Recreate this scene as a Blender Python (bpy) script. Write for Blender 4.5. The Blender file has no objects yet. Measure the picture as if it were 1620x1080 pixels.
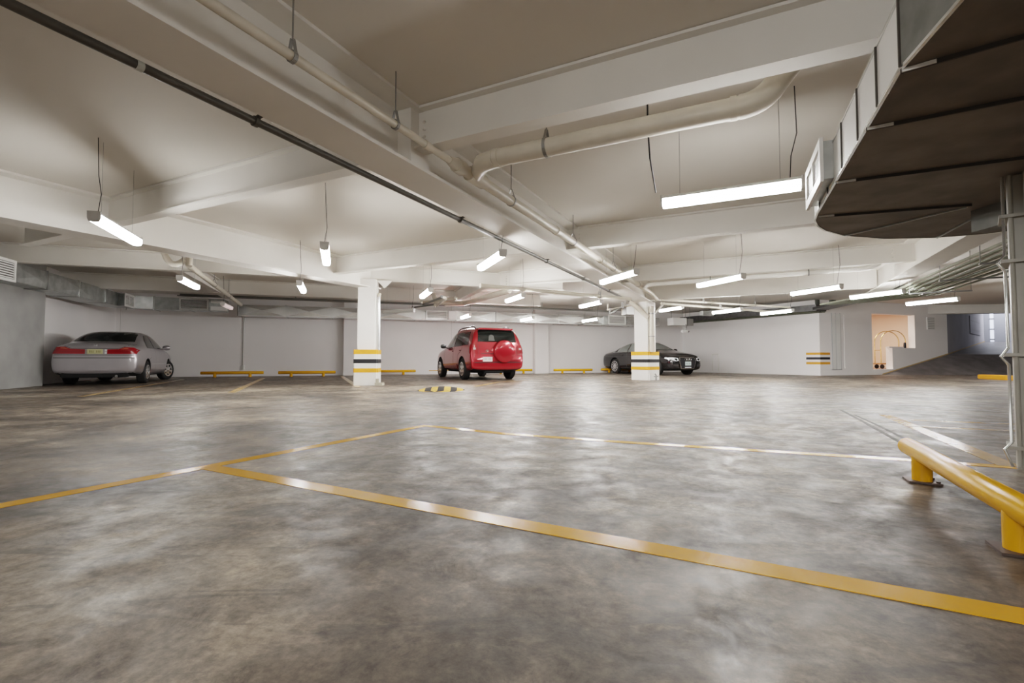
import bpy, bmesh, math, random
from math import sin, cos, pi, radians, atan2, sqrt
from mathutils import Vector, Matrix
from mathutils.bvhtree import BVHTree
random.seed(7)
SC = bpy.context.scene
COL = SC.collection
V = Vector

# ------------------------------------------------------------------ camera
FPX = 768.0            # focal length for a 1620 px wide frame
CAMH = 0.65
PITCH = math.atan(29 / FPX)
cam_d = bpy.data.cameras.new('camera')
cam_d.sensor_width = 36.0
cam_d.lens = 36.0 * FPX / 1620.0
cam_d.clip_start = 0.05
cam_d.clip_end = 200
cam = bpy.data.objects.new('camera', cam_d)
COL.objects.link(cam)
cam.location = (0, 0, CAMH)
cam.rotation_euler = (pi / 2 + PITCH, 0, 0)
SC.camera = cam

def ray(u, v):
    x = (u - 810) / FPX; y = (540 - v) / FPX
    return V((x, cos(PITCH) - y * sin(PITCH), sin(PITCH) + y * cos(PITCH)))
def at(u, v, z=0.0):                       # the point of height z seen in this direction
    d = ray(u, v); t = (z - CAMH) / d.z
    return V((d.x * t, d.y * t, z))
def onwall(u, v, p, q):                    # the point on the vertical plane through p, q
    d = ray(u, v)
    nx, ny = -(q[1] - p[1]), q[0] - p[0]
    t = (nx * p[0] + ny * p[1]) / (nx * d.x + ny * d.y)
    return V((d.x * t, d.y * t, CAMH + d.z * t))

TH = radians(26.3)                         # steel grid: G runs along the main girders
def G(X, Y, z=0.0): return V((cos(TH) * X + sin(TH) * Y, -sin(TH) * X + cos(TH) * Y, z))
GD = V((sin(TH), cos(TH), 0)); GX = V((cos(TH), -sin(TH), 0))
AW = radians(70.5)
WD = V((sin(AW), cos(AW), 0)); ND = V((-cos(AW), sin(AW), 0))   # along the back wall, towards it

# ------------------------------------------------------------------ materials
MATS = {}
def mat(name, col=(.8, .8, .8), rough=.5, metal=0.0, emis=None, estr=0, noise=0.0, nscale=8, bump=0.0, bscale=60, coat=0.0, spec=None, col2=None, alpha=None):
    if name in MATS: return MATS[name]
    m = bpy.data.materials.new(name); m.use_nodes = True
    nt = m.node_tree; b = nt.nodes['Principled BSDF']
    b.inputs['Base Color'].default_value = (*col, 1)
    b.inputs['Roughness'].default_value = rough
    b.inputs['Metallic'].default_value = metal
    if spec is not None: b.inputs['Specular IOR Level'].default_value = spec
    if coat: b.inputs['Coat Weight'].default_value = coat; b.inputs['Coat Roughness'].default_value = .03
    if emis: b.inputs['Emission Color'].default_value = (*emis, 1); b.inputs['Emission Strength'].default_value = estr
    tc = nt.nodes.new('ShaderNodeTexCoord')
    if noise > 0:
        n = nt.nodes.new('ShaderNodeTexNoise'); n.inputs['Scale'].default_value = nscale; n.inputs['Detail'].default_value = 6
        nt.links.new(tc.outputs['Object'], n.inputs['Vector'])
        r = nt.nodes.new('ShaderNodeMix'); r.data_type = 'RGBA'
        c2 = col2 or tuple(c * (1 - noise) for c in col)
        r.inputs['A'].default_value = (*c2, 1); r.inputs['B'].default_value = (*col, 1)
        mr = nt.nodes.new('ShaderNodeMapRange'); mr.inputs['From Min'].default_value = .35; mr.inputs['From Max'].default_value = .65
        nt.links.new(n.outputs['Fac'], mr.inputs['Value']); nt.links.new(mr.outputs['Result'], r.inputs['Factor'])
        nt.links.new(r.outputs['Result'], b.inputs['Base Color'])
    if bump > 0:
        n2 = nt.nodes.new('ShaderNodeTexNoise'); n2.inputs['Scale'].default_value = bscale; n2.inputs['Detail'].default_value = 4
        nt.links.new(tc.outputs['Object'], n2.inputs['Vector'])
        bp = nt.nodes.new('ShaderNodeBump'); bp.inputs['Strength'].default_value = bump; bp.inputs['Distance'].default_value = .01
        nt.links.new(n2.outputs['Fac'], bp.inputs['Height']); nt.links.new(bp.outputs['Normal'], b.inputs['Normal'])
    MATS[name] = m
    return m

M_CEIL = mat('ceiling_paint', (.70, .665, .61), .75, noise=.06, nscale=.6)
M_STEEL = mat('beam_paint', (.78, .755, .71), .72, noise=.06, nscale=1.2, bump=.05, bscale=30)
M_WALL = mat('wall_paint', (.89, .865, .855), .7, noise=.05, nscale=.5, bump=.08, bscale=12)
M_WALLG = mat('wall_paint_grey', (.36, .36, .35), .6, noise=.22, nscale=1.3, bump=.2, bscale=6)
M_PILLAR = mat('pillar_paint', (.78, .76, .72), .5, noise=.04, nscale=3)
M_YEL = mat('yellow_stripe_paint', (.78, .34, .03), .4, noise=.08, nscale=12)
M_BLK = mat('black_stripe_paint', (.015, .015, .018), .4)
M_PIPE = mat('cream_pipe_paint', (.66, .61, .52), .38, noise=.10, nscale=4)
M_DARKPIPE = mat('dark_pipe_paint', (.085, .078, .066), .45, noise=.2, nscale=8)
M_GALV = mat('galvanised_steel', (.52, .54, .53), .38, metal=.75, noise=.28, nscale=5, bump=.06, bscale=9)
M_GALVD = mat('shaded_duct_steel', (.235, .21, .183), .6, metal=.1, noise=.35, nscale=3.5, bump=.08, bscale=10)
M_GALVL = mat('pale_duct_steel', (.80, .81, .80), .24, metal=.85, noise=.14, nscale=3)
M_SEAM = mat('duct_seam', (.06, .052, .045), .6)
M_WHITE = mat('white_enamel', (.80, .80, .78), .4)
M_GREYM = mat('grey_metal', (.30, .30, .29), .45, metal=.6)
M_DKGRL = mat('grille_recess', (.10, .095, .09), .7)
M_CABLE = mat('cable_black', (.03, .03, .03), .6)
M_CAP = mat('end_cap_grey', (.62, .61, .59), .5)
M_LENSB = mat('tube_light_lens_back', (1, 1, 1), .4, emis=(1.0, .98, .96), estr=62)
M_LENS = mat('tube_light_lens', (1, 1, 1), .4, emis=(1.0, .975, .945), estr=34)
M_LENSD = mat('tube_light_lens_dim', (1, .9, .9), .4, emis=(1.0, .72, .70), estr=.22)
M_YPIPE = mat('yellow_gloss_paint', (.76, .37, .008), .27, spec=.35)
M_GREENC = mat('conduit_metal', (.13, .14, .10), .4, metal=.3, noise=.3, nscale=6)
M_GREENL = mat('conduit_metal_pale', (.30, .31, .25), .35, metal=.5, noise=.3, nscale=6)
M_CONDW = mat('conduit_painted', (.40, .385, .34), .45, noise=.15, nscale=5)
M_PEACH = mat('lobby_peach', (.80, .66, .56), .7)
M_LOBFLOOR = mat('lobby_floor_mat', (.24, .12, .08), .4)
M_BRASS = mat('brass', (.75, .52, .24), .25, metal=.9)
M_RED = mat('red_carpet_deck', (.18, .02, .03), .8)
M_RAMP = mat('ramp_asphalt', (.20, .19, .195), .45, noise=.3, nscale=2.5, bump=.3, bscale=40)
M_DOORG = mat('grey_door_paint', (.36, .37, .41), .6)

# ------------------------------------------------------------------ mesh helpers
def obj(name, bm, m, parent=None, smooth=None, kind=None):
    me = bpy.data.meshes.new(name)
    bmesh.ops.recalc_face_normals(bm, faces=bm.faces)
    bm.to_mesh(me); bm.free()
    for mm in (m if isinstance(m, (list, tuple)) else [m]): me.materials.append(mm)
    if smooth is not None:
        for p in me.polygons: p.use_smooth = True
        me.set_sharp_from_angle(angle=radians(smooth))
    o = bpy.data.objects.new(name, me); COL.objects.link(o)
    if parent: o.parent = parent
    if kind: o['kind'] = kind
    return o
def thing(name, label, cat, loc=(0, 0, 0), rotz=0, group=None):
    o = bpy.data.objects.new(name, None); COL.objects.link(o)
    o.location = loc; o.rotation_euler = (0, 0, rotz); o.empty_display_size = .2
    o['label'] = label; o['category'] = cat
    if group: o['group'] = group
    return o
def tag(o, label, cat, group=None):
    o['label'] = label; o['category'] = cat
    if group: o['group'] = group
    return o
def struct(name, bm, m, label=None, smooth=None):
    o = obj(name, bm, m, smooth=smooth); o['kind'] = 'structure'
    o['label'] = label or name.replace('_', ' '); o['category'] = name.split('_')[0]
    return o
def dup(root, loc, rotz, label=None):
    r = root.copy(); COL.objects.link(r); r.location = loc; r.rotation_euler = (0, 0, rotz)
    if label: r['label'] = label
    for ch in list(root.children):
        c = ch.copy(); COL.objects.link(c); c.parent = r
        for g in ch.children:
            d = g.copy(); COL.objects.link(d); d.parent = c
    return r
def box(bm, lo, hi, mi=0, M=None):
    vs = []
    for z in (lo[2], hi[2]):
        for x, y in ((lo[0], lo[1]), (hi[0], lo[1]), (hi[0], hi[1]), (lo[0], hi[1])):
            p = V((x, y, z)); vs.append(bm.verts.new(M @ p if M else p))
    fs = [(3, 2, 1, 0), (4, 5, 6, 7), (0, 1, 5, 4), (1, 2, 6, 5), (2, 3, 7, 6), (3, 0, 4, 7)]
    for f in fs:
        F = bm.faces.new([vs[i] for i in f]); F.material_index = mi
    return vs
def prism(bm, pts, z0, z1, mi=0):          # vertical prism over a plan polygon
    n = len(pts)
    a = [bm.verts.new((p[0], p[1], z0)) for p in pts]; b = [bm.verts.new((p[0], p[1], z1)) for p in pts]
    fs = [bm.faces.new(a[::-1]), bm.faces.new(b)] + [bm.faces.new((a[i], a[(i + 1) % n], b[(i + 1) % n], b[i])) for i in range(n)]
    for f in fs: f.material_index = mi
def frame_mat(p, d, up=V((0, 0, 1))):      # local x along d, z up
    d = V(d).normalized(); y = up.cross(d)
    if y.length < 1e-5: y = V((0, 1, 0))
    y.normalize(); z = d.cross(y)
    M = Matrix((d, y, z)).transposed().to_4x4(); M.translation = V(p)
    return M
def bar(bm, p0, p1, w, h, mi=0):           # rectangular bar between two points
    p0, p1 = V(p0), V(p1)
    box(bm, (0, -w / 2, -h / 2), ((p1 - p0).length, w / 2, h / 2), mi, frame_mat(p0, p1 - p0))
def tube(bm, pts, r, seg=10, mi=0, caps=True):
    pts = [V(p) for p in pts]; rings = []
    rr = r if isinstance(r, (list, tuple)) else [r] * len(pts)
    prev = None
    for i, p in enumerate(pts):
        if i == 0: t = (pts[1] - p).normalized()
        elif i == len(pts) - 1: t = (p - pts[i - 1]).normalized()
        else: t = ((p - pts[i - 1]).normalized() + (pts[i + 1] - p).normalized()).normalized()
        if prev is None:
            a = t.cross(V((0, 0, 1)))
            if a.length < 1e-3: a = t.cross(V((1, 0, 0)))
        else:
            a = prev - t * prev.dot(t)
        a.normalize(); prev = a; b = t.cross(a)
        rings.append([bm.verts.new(p + (a * cos(2 * pi * k / seg) + b * sin(2 * pi * k / seg)) * rr[i]) for k in range(seg)])
    for i in range(len(rings) - 1):
        for k in range(seg):
            f = bm.faces.new((rings[i][k], rings[i][(k + 1) % seg], rings[i + 1][(k + 1) % seg], rings[i + 1][k])); f.material_index = mi
    if caps:
        for f in (bm.faces.new(rings[0][::-1]), bm.faces.new(rings[-1])): f.material_index = mi
def lathe(bm, prof, seg=24, M=None, mi=0):  # prof: (radius, axial); axis = local y
    rings = []
    for r, a in prof:
        ring = []
        for k in range(seg):
            p = V((r * cos(2 * pi * k / seg), a, r * sin(2 * pi * k / seg)))
            ring.append(bm.verts.new(M @ p if M else p))
        rings.append(ring)
    for i in range(len(rings) - 1):
        for k in range(seg):
            f = bm.faces.new((rings[i][k], rings[i][(k + 1) % seg], rings[i + 1][(k + 1) % seg], rings[i + 1][k])); f.material_index = mi
    for f in (bm.faces.new(rings[0][::-1]), bm.faces.new(rings[-1])): f.material_index = mi
def arc(p0, pc, p1, n=6):                  # quadratic bend
    p0, pc, p1 = V(p0), V(pc), V(p1)
    return [p0 * (1 - t) ** 2 + pc * 2 * t * (1 - t) + p1 * t * t for t in [i / n for i in range(n + 1)]]
# ------------------------------------------------------------------ room shell
SLAB = 3.15
def floor_mat():
    m = bpy.data.materials.new('polished_concrete'); m.use_nodes = True
    nt = m.node_tree; b = nt.nodes['Principled BSDF']; L = nt.links.new
    tc = nt.nodes.new('ShaderNodeTexCoord')
    mp = nt.nodes.new('ShaderNodeMapping'); mp.inputs['Rotation'].default_value = (0, 0, radians(26)); mp.inputs['Scale'].default_value = (1, 1.0, 1)
    L(tc.outputs['Object'], mp.inputs['Vector'])
    def noise(scale, detail, rough=.6, dist=0, src=mp):
        n = nt.nodes.new('ShaderNodeTexNoise'); n.inputs['Scale'].default_value = scale; n.inputs['Detail'].default_value = detail
        n.inputs['Roughness'].default_value = rough; n.inputs['Distortion'].default_value = dist
        L(src.outputs['Vector'], n.inputs['Vector']); return n
    def ramp(src, stops):
        r = nt.nodes.new('ShaderNodeValToRGB'); e = r.color_ramp.elements
        while len(e) < len(stops): e.new(.5)
        for i, (p, c) in enumerate(stops): e[i].position = p; e[i].color = (*c, 1) if len(c) == 3 else c
        L(src, r.inputs['Fac']); return r
    def mix(fac, a, c, mode='MIX'):
        x = nt.nodes.new('ShaderNodeMix'); x.data_type = 'RGBA'; x.blend_type = mode
        if hasattr(fac, 'links'): L(fac, x.inputs['Factor'])
        else: x.inputs['Factor'].default_value = fac
        for inp, val in (('A', a), ('B', c)):
            if hasattr(val, 'links'): L(val, x.inputs[inp])
            else: x.inputs[inp].default_value = (*val, 1)
        return x.outputs['Result']
    n1 = noise(.9, 10, .66, .5)
    base = ramp(n1.outputs['Fac'], [(.34, (.040, .032, .026)), (.44, (.092, .074, .058)), (.52, (.158, .128, .099)), (.64, (.285, .238, .185))])
    n2 = noise(4.2, 14, .74, .5)
    mott = ramp(n2.outputs['Fac'], [(.36, (.42, .41, .41)), (.44, (.80, .80, .80)), (.53, (1, 1, 1)), (.60, (1.42, 1.4, 1.36))])
    c = mix(1.0, base.outputs['Color'], mott.outputs['Color'], 'MULTIPLY')
    mp2 = nt.nodes.new('ShaderNodeMapping'); mp2.inputs['Rotation'].default_value = (0, 0, radians(-60)); mp2.inputs['Scale'].default_value = (.5, 2.4, 1)
    L(tc.outputs['Object'], mp2.inputs['Vector'])
    n3 = noise(1.9, 10, .7, 1.2, mp2)                      # dark smears
    sm = ramp(n3.outputs['Fac'], [(.555, (0, 0, 0)), (.60, (.5, .5, .5))])
    c = mix(sm.outputs['Color'], c, (.06, .053, .047))
    n4 = noise(26, 10, .78)
    fine = ramp(n4.outputs['Fac'], [(.36, (.5, .5, .5)), (.60, (1.3, 1.3, 1.3))])
    c = mix(.8, c, fine.outputs['Color'], 'MULTIPLY')
    L(c, b.inputs['Base Color'])
    n5 = noise(5.0, 12, .72, .5)
    rr = nt.nodes.new('ShaderNodeMapRange'); rr.inputs['From Min'].default_value = .35; rr.inputs['From Max'].default_value = .66
    rr.inputs['To Min'].default_value = .30; rr.inputs['To Max'].default_value = .62
    L(n5.outputs['Fac'], rr.inputs['Value']); L(rr.outputs['Result'], b.inputs['Roughness'])
    b.inputs['Specular IOR Level'].default_value = .42
    bp = nt.nodes.new('ShaderNodeBump'); bp.inputs['Strength'].default_value = .35; bp.inputs['Distance'].default_value = .004
    L(n2.outputs['Fac'], bp.inputs['Height'])
    bp2 = nt.nodes.new('ShaderNodeBump'); bp2.inputs['Strength'].default_value = .15; bp2.inputs['Distance'].default_value = .002
    L(n4.outputs['Fac'], bp2.inputs['Height']); L(bp.outputs['Normal'], bp2.inputs['Normal'])
    L(bp2.outputs['Normal'], b.inputs['Normal'])
    return m
bm = bmesh.new(); prism(bm, [(-17, -7), (42, -7), (42, 36), (-17, 36)], -.25, 0)
struct('floor', bm, floor_mat(), 'worn grey brown polished concrete garage floor')
LW0 = V((-5.35, -6)); LWA = V((-11.2, 10.6)); LWB = V((-11.77, 12.2))
# ceiling slab
bm = bmesh.new(); prism(bm, [(-17, -7), (24, -7), (24.5, 21.9), (20.5, 22.9), (9.4, 28.5), (-17, 28.5)], SLAB, SLAB + .2)
struct('ceiling', bm, M_CEIL, 'beige white painted ceiling slab above the garage')
def wallbox(name, p, q, z0, z1, m, label, t=.25, side=1):
    p, q = V(p[:2]), V(q[:2]); d = (q - p).normalized(); n = V((-d.y, d.x)) * t * side
    bm = bmesh.new(); prism(bm, [p, q, q + n, p + n], z0, z1)
    return struct(name, bm, m, label)
# left wall: near part stands proud, far part recessed by a little
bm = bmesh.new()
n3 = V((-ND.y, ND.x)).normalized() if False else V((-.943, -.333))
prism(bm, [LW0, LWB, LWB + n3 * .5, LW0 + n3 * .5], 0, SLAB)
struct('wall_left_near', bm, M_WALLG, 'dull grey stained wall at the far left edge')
WB0 = V((-14.6, 17.86)); WB1 = V((9.25, 26.3))
bm = bmesh.new(); a0 = LWB + n3 * .35; prism(bm, [a0, WB0, WB0 + n3 * .4, a0 + n3 * .4], 0, SLAB)
struct('wall_left', bm, M_WALL, 'white side wall beside the silver sedan')
wallbox('wall_back', WB0 - V((.5, .177)), WB1, 0, SLAB, M_WALL, 'long white back wall behind the parked cars')
def on_back(u): return onwall(u, 590, WB0, WB1).xy
bdir = (WB1 - WB0).normalized(); bn = V((bdir.y, -bdir.x))       # bn points into the room
def pilaster(name, u0, u1, t, label):
    a, b_ = on_back(u0), on_back(u1); bm = bmesh.new()
    prism(bm, [a, b_, b_ + bn * t, a + bn * t], 0, SLAB); struct(name, bm, M_WALL, label)
pilaster('wall_back_pilaster', 543, 566, .28, 'shallow white pilaster on the back wall behind the left pillar')
pilaster('wall_back_pilaster_right', 843, 864, .30, 'shallow white pilaster on the back wall right of the red car')
for i, (u, v0) in enumerate(((164, 500), (714, 512), (188, 505))):
    p = on_back(u) + bn * .004; bm = bmesh.new(); box(bm, (p.x - .006, p.y - .006, 0), (p.x + .006, p.y + .006, SLAB))
    struct('trim_%d' % (i + 1), bm, mat('joint_shadow', (.66, .64, .63), .8), 'thin vertical joint in the back wall')
# right wall, corner, lobby wall
RC = V((12.75, 20.1)); RE = V((20.2, 22.5))
wallbox('wall_right', WB1, RC, 0, SLAB, M_WALL, 'white right hand wall leading to the striped corner')
ld = (RE - RC).normalized(); ln = V((-ld.y, ld.x))               # ln points behind the wall
def lob(u, v): return onwall(u, v, RC, RE)
def ls(u): return (lob(u, 560).xy - RC).dot(ld)
S0, S1, S2, SE = ls(1380.5), ls(1412), ls(1448.5), (RE - RC).length
bm = bmesh.new()
ML = Matrix.Translation((RC.x, RC.y, 0)) @ Matrix.Rotation(atan2(ld.y, ld.x), 4, 'Z')
T = .28
for (x0, x1, z0, z1) in ((0, S0, 0, 4.6), (S0, S1, 0, .24), (S1, S2, 0, 1.18), (S0, S2, 2.66, 4.6), (S2, SE, 0, 4.6)):
    box(bm, (x0, 0, z0), (x1, T, z1), 0, ML)
struct('wall_lobby', bm, M_WALL, 'white wall with a stepped opening into a peach lobby')
# lobby room behind the opening
bm = bmesh.new()
box(bm, (S0 - .8, T, .04), (S2 + 1.2, 3.6, .24), 1, ML)
box(bm, (S0 - .9, 3.6, .04), (S2 + 1.3, 3.7, 3.0), 0, ML)
box(bm, (S0 - .9, T, .04), (S0 - .8, 3.6, 3.0), 0, ML)
box(bm, (S2 + 1.2, T, .04), (S2 + 1.3, 3.6, 3.0), 0, ML)
box(bm, (S0 - .9, T, 2.9), (S2 + 1.3, 3.7, 3.0), 0, ML)
struct('wall_lobby_inside', bm, [M_PEACH, M_LOBFLOOR], 'peach painted lobby seen through the opening')
# soffit pipe inside lobby
a = ML @ V((S0 - .6, 2.9, 2.62)); b_ = ML @ V((S0 + .9, 2.9, 2.62))
bm = bmesh.new(); tube(bm, [a, b_], .07, 10)
tag(obj('wall_pipe', bm, M_PEACH, smooth=40), 'short peach horizontal pipe high inside the lobby', 'pipe')
# door panel in the wall left of the opening
s0, s1 = ls(1316), ls(1330.5)
bm = bmesh.new()
box(bm, (s0 + .004, -.02, .26), (s1 - .03, .0, 2.6), 0, ML)
dr = obj('door_1', bm, M_WHITE); dr['kind'] = 'structure'; dr['label'] = 'narrow white service door beside the striped corner'; dr['category'] = 'door'
bm = bmesh.new()
for x in (s0 + .0, s0 + .22, s1 - .03): box(bm, (x, -.026, .24), (x + .014, -.001, 2.62), 0, ML)
box(bm, (s0 - .05, -.024, .23), (s1 + .02, -.001, .25), 0, ML)
obj('door_frame', bm, mat('door_gap', (.36, .36, .37), .7), dr)
bm = bmesh.new()
p0, p1 = ls(1336), ls(1362)
box(bm, (p0, -.012, .3), (p1, 0, 2.55), 0, ML)
d2 = obj('door_2', bm, M_WALL); d2['kind'] = 'structure'; d2['label'] = 'flush white door panel between service door and lobby'; d2['category'] = 'door'
# striped corner bands
def band(name, z0, z1, m, parent=None):
    bm = bmesh.new()
    a = onwall(1275.5, 565, WB1, RC).xy; c = lob(1313, 565).xy
    rd = (RC - a).normalized(); rn = V((rd.y, -rd.x)) * -1
    rn = rn if rn.dot(V((0, 0)) - RC) > 0 else -rn
    lo = -ln
    t = .006; c = c + lo * .002; a = a + rn * .002
    prism(bm, [a, RC, RC + rn * t + lo * t, a + rn * t], z0, z1)
    prism(bm, [RC, c, c + lo * t, RC + lo * t + rn * t], z0, z1)
    return obj(name, bm, m, parent)
t_ = thing('corner_stripes', 'yellow and black warning bands wrapped round the white wall corner', 'stripes', (0, 0, 0))
for z0, z1, m, n_ in ((.86, .955, M_YEL, 'yellow_stripe'), (.66, .76, M_BLK, 'black_stripe'), (.46, .56, M_YEL, 'yellow_stripe')): band(n_, z0, z1, m, t_)
# ramp and its far side walls
bm = bmesh.new()
R = [((16.1, 21.15), (26, 20.2), 0.0), ((20.2, 22.5), (28, 21.6), .90), ((29.8, 30.6), (38, 29), 1.78), ((31, 34), (39, 33), 1.82)]
top = [[bm.verts.new((p[0], p[1], z)) for p in (l, V(l).lerp(V(r), .5), r)] for l, r, z in R]
bot = [[bm.verts.new((p[0], p[1], -.2)) for p in (l, V(l).lerp(V(r), .5), r)] for l, r, z in R]
for i in range(3):
    for j in range(2):
        bm.faces.new((top[i][j], top[i][j + 1], top[i + 1][j + 1], top[i + 1][j]))
for i in range(3):
    bm.faces.new((top[i][0], top[i + 1][0], bot[i + 1][0], bot[i][0])); bm.faces.new((top[i][2], bot[i][2], bot[i + 1][2], top[i + 1][2]))
struct('floor_ramp', bm, M_RAMP, 'dark asphalt exit ramp rising to the right')
wallbox('wall_ramp_side', RE, (29.8, 30.6), 0, 5, mat('ramp_wall', (.50, .49, .53), .75, noise=.15, nscale=.7), 'lilac grey side wall along the upper ramp')
wallbox('wall_ramp_end', (29.9, 30.7), (40, 29.0), 0, 5, M_DOORG, 'grey end wall at the top of the ramp')
bm = bmesh.new(); prism(bm, [(20.5, 22.9), (24.5, 21.95), (42, 20), (42, 36), (29, 36), (20.3, 23)], 4.4, 4.6)
struct('ceiling_ramp', bm, M_CEIL, 'ceiling above the ramp')
wallbox('wall_lintel', (19.0, 22.1), (27.0, 21.0), 2.75, 4.6, M_STEEL, 'white downstand beam over the ramp mouth', t=.35)
# ramp kerb strip of paint along the wall foot
bm = bmesh.new()
for k in range(12):
    t0, t1 = k / 12, (k + 1) / 12
    a = V((16.1, 21.15)).lerp(RE, t0) - ln * .01; c = V((16.1, 21.15)).lerp(RE, t1) - ln * .01
    z0, z1 = .9 * t0, .9 * t1
    vs = [bm.verts.new((a.x, a.y, z0)), bm.verts.new((c.x, c.y, z1)), bm.verts.new((c.x, c.y, z1 + .05)), bm.verts.new((a.x, a.y, z0 + .05))]
    bm.faces.new(vs)
a = RE; c = V((29.8, 30.6)); sd = (c - a).normalized(); sn = V((sd.y, -sd.x)) * .01
vs = [bm.verts.new((a.x + sn.x, a.y + sn.y, .9)), bm.verts.new((c.x + sn.x, c.y + sn.y, 1.78)), bm.verts.new((c.x + sn.x, c.y + sn.y, 1.83)), bm.verts.new((a.x + sn.x, a.y + sn.y, .95))]
bm.faces.new(vs)
struct('baseboard_ramp', bm, mat('faded_yellow', (.55, .40, .20), .6), 'faded yellow strip along the foot of the ramp wall')
# slit window at the end of the ramp wall
bm = bmesh.new(); a = onwall(1566, 520, (29.9, 30.7), (40, 29)); c = onwall(1571.5, 520, (29.9, 30.7), (40, 29))
prism(bm, [a.xy, c.xy, c.xy - V((0, .03)), a.xy - V((0, .03))], 1.8, 4.3)
w1 = struct('window_1', bm, mat('daylight_slit', (.8, .85, 1), .4, emis=(.75, .82, 1), estr=.6), 'narrow bright daylight slit beside the ramp door')
bm = bmesh.new()
for z in (1.9, 2.55, 3.2, 3.85): prism(bm, [a.xy - V((.03, .03)), c.xy + V((.03, -.03)), c.xy + V((.03, -.05)), a.xy - V((.03, .05))], z, z + .07)
obj('window_frame', bm, M_GREYM, w1)
# closing walls out of sight, so light stays in the garage
wallbox('wall_rear', (-6, -6.2), (24, -6.2), 0, SLAB, M_WALLG, 'wall behind the viewpoint', side=-1)
wallbox('wall_right_far', (24, -6.2), (24.4, 21.3), 0, SLAB, M_WALLG, 'side wall beyond the right hand pillar', side=-1)
wallbox('wall_ramp_right', (25.8, 20.6), (39.5, 29.5), 0, 5, M_WALLG, 'right side wall of the ramp', side=-1)

# ------------------------------------------------------------------ steel beams
def ibeam(name, p, q, zb, zt, fw, label, tf=.025, tw=.02, m=None):
    p, q = V(p[:2]), V(q[:2]); d = (q - p).normalized(); n = V((-d.y, d.x)); bm = bmesh.new()
    def slab(hw, z0, z1): prism(bm, [p - n * hw, q - n * hw, q + n * hw, p + n * hw], z0, z1)
    slab(fw / 2, zb, zb + tf); slab(fw / 2, zt - tf, zt); slab(tw / 2, zb + tf, zt - tf)
    return struct(name, bm, m or M_STEEL, label)
def bolts(parent, p, d, n, zs, r=.016):
    bm = bmesh.new()
    for z in zs:
        c = V((p[0], p[1], z)); lathe(bm, [(r, 0), (r, .02), (r * .6, .028)], 8, frame_mat(c, V((d[0], d[1], 0))) if False else Matrix.Translation(c) @ Matrix.Rotation(atan2(n[1], n[0]) - pi / 2, 4, 'Z'))
    return obj('bolt_row', bm, M_STEEL, parent)
ZB, ZX = 2.52, 2.73
g1 = ibeam('ceiling_beam', G(-3.12, -7), G(-3.12, 16.6), ZB, SLAB - .002, .46, 'deep white main girder crossing overhead from top left to the middle pillar', tf=.03)
# haunched end-plate step on the girder's web
bm = bmesh.new(); box(bm, (-3.11, 3.74, ZB + .03), (-2.95, 4.04, SLAB - .03), 0, Matrix.Rotation(-TH, 4, 'Z')); obj('end_plate', bm, M_STEEL, g1)
g2 = ibeam('ceiling_beam', G(-9.0, -2.4), G(-9.0, 9.95), ZB, SLAB - .002, .42, 'deep white girder at left running to the left pillar', tf=.03)
g3 = ibeam('ceiling_beam', G(3.15, 1), G(3.15, 17.3), ZB, SLAB - .002, .44, 'deep white girder on the right above the green conduits', tf=.03)
XR = -2.93
for Y, lab in ((3.88, 'nearest'), (8.7, 'second'), (12.95, 'third')):
    b = ibeam('ceiling_beam', G(-3.12, Y), G(3.12, Y), ZX, SLAB - .004, .18, lab + ' white cross beam between main girder and right girder')
    bolts(b, G(-3.0 + .12, Y - .012), GX, -GD, [2.79 + k * .075 for k in range(4)])
    bolts(b, G(2.75, Y - .012), GX, -GD, [2.79 + k * .075 for k in range(4)])
for Y, X0, lab in ((3.95, -16, 'nearest'), (8.6, -9.0, 'second')):
    b = ibeam('ceiling_beam', G(X0 if Y > 5 else -11.9, Y), G(-3.12, Y), ZX, SLAB - .004, .18, lab + ' white cross beam left of the main girder')
    bolts(b, G(-3.5, Y - .012), GX, -GD, [2.79 + k * .075 for k in range(4)])
b = ibeam('ceiling_beam', G(-6.4, 12.2), G(-3.12, 12.2), ZX, SLAB - .004, .18, 'short white cross beam behind the second one, left of the main girder')
bolts(b, G(-6.2, 12.188), GX, -GD, [2.79 + k * .075 for k in range(4)])
ibeam('ceiling_beam', G(-3.12, 16.3), G(3.1, 16.3), 2.60, SLAB - .004, .22, 'deep white cross beam running right from the middle pillar')
# beams parallel to the back wall
def W(t, n_, z=0): return V((-3.75, 12.75, 0)) + WD * t + ND * n_
ibeam('ceiling_beam', W(-7.6, .0), W(5.6, .0), ZX, SLAB - .006, .2, 'long white beam parallel to the back wall passing the left pillar')
ibeam('ceiling_beam', W(-9.6, 3.9), W(6.5, 3.9), ZX - .02, SLAB - .006, .2, 'farther white beam parallel to the back wall, seen above the long duct')
for t, lab in ((-4.35, 'left'), (3.2, 'right')):
    ibeam('ceiling_beam', W(t, .1), W(t, 5.6), ZX, SLAB - .008, .2, 'white beam running to the back wall ' + ('above the far left lights' if t < 0 else 'above the red car'))
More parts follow.
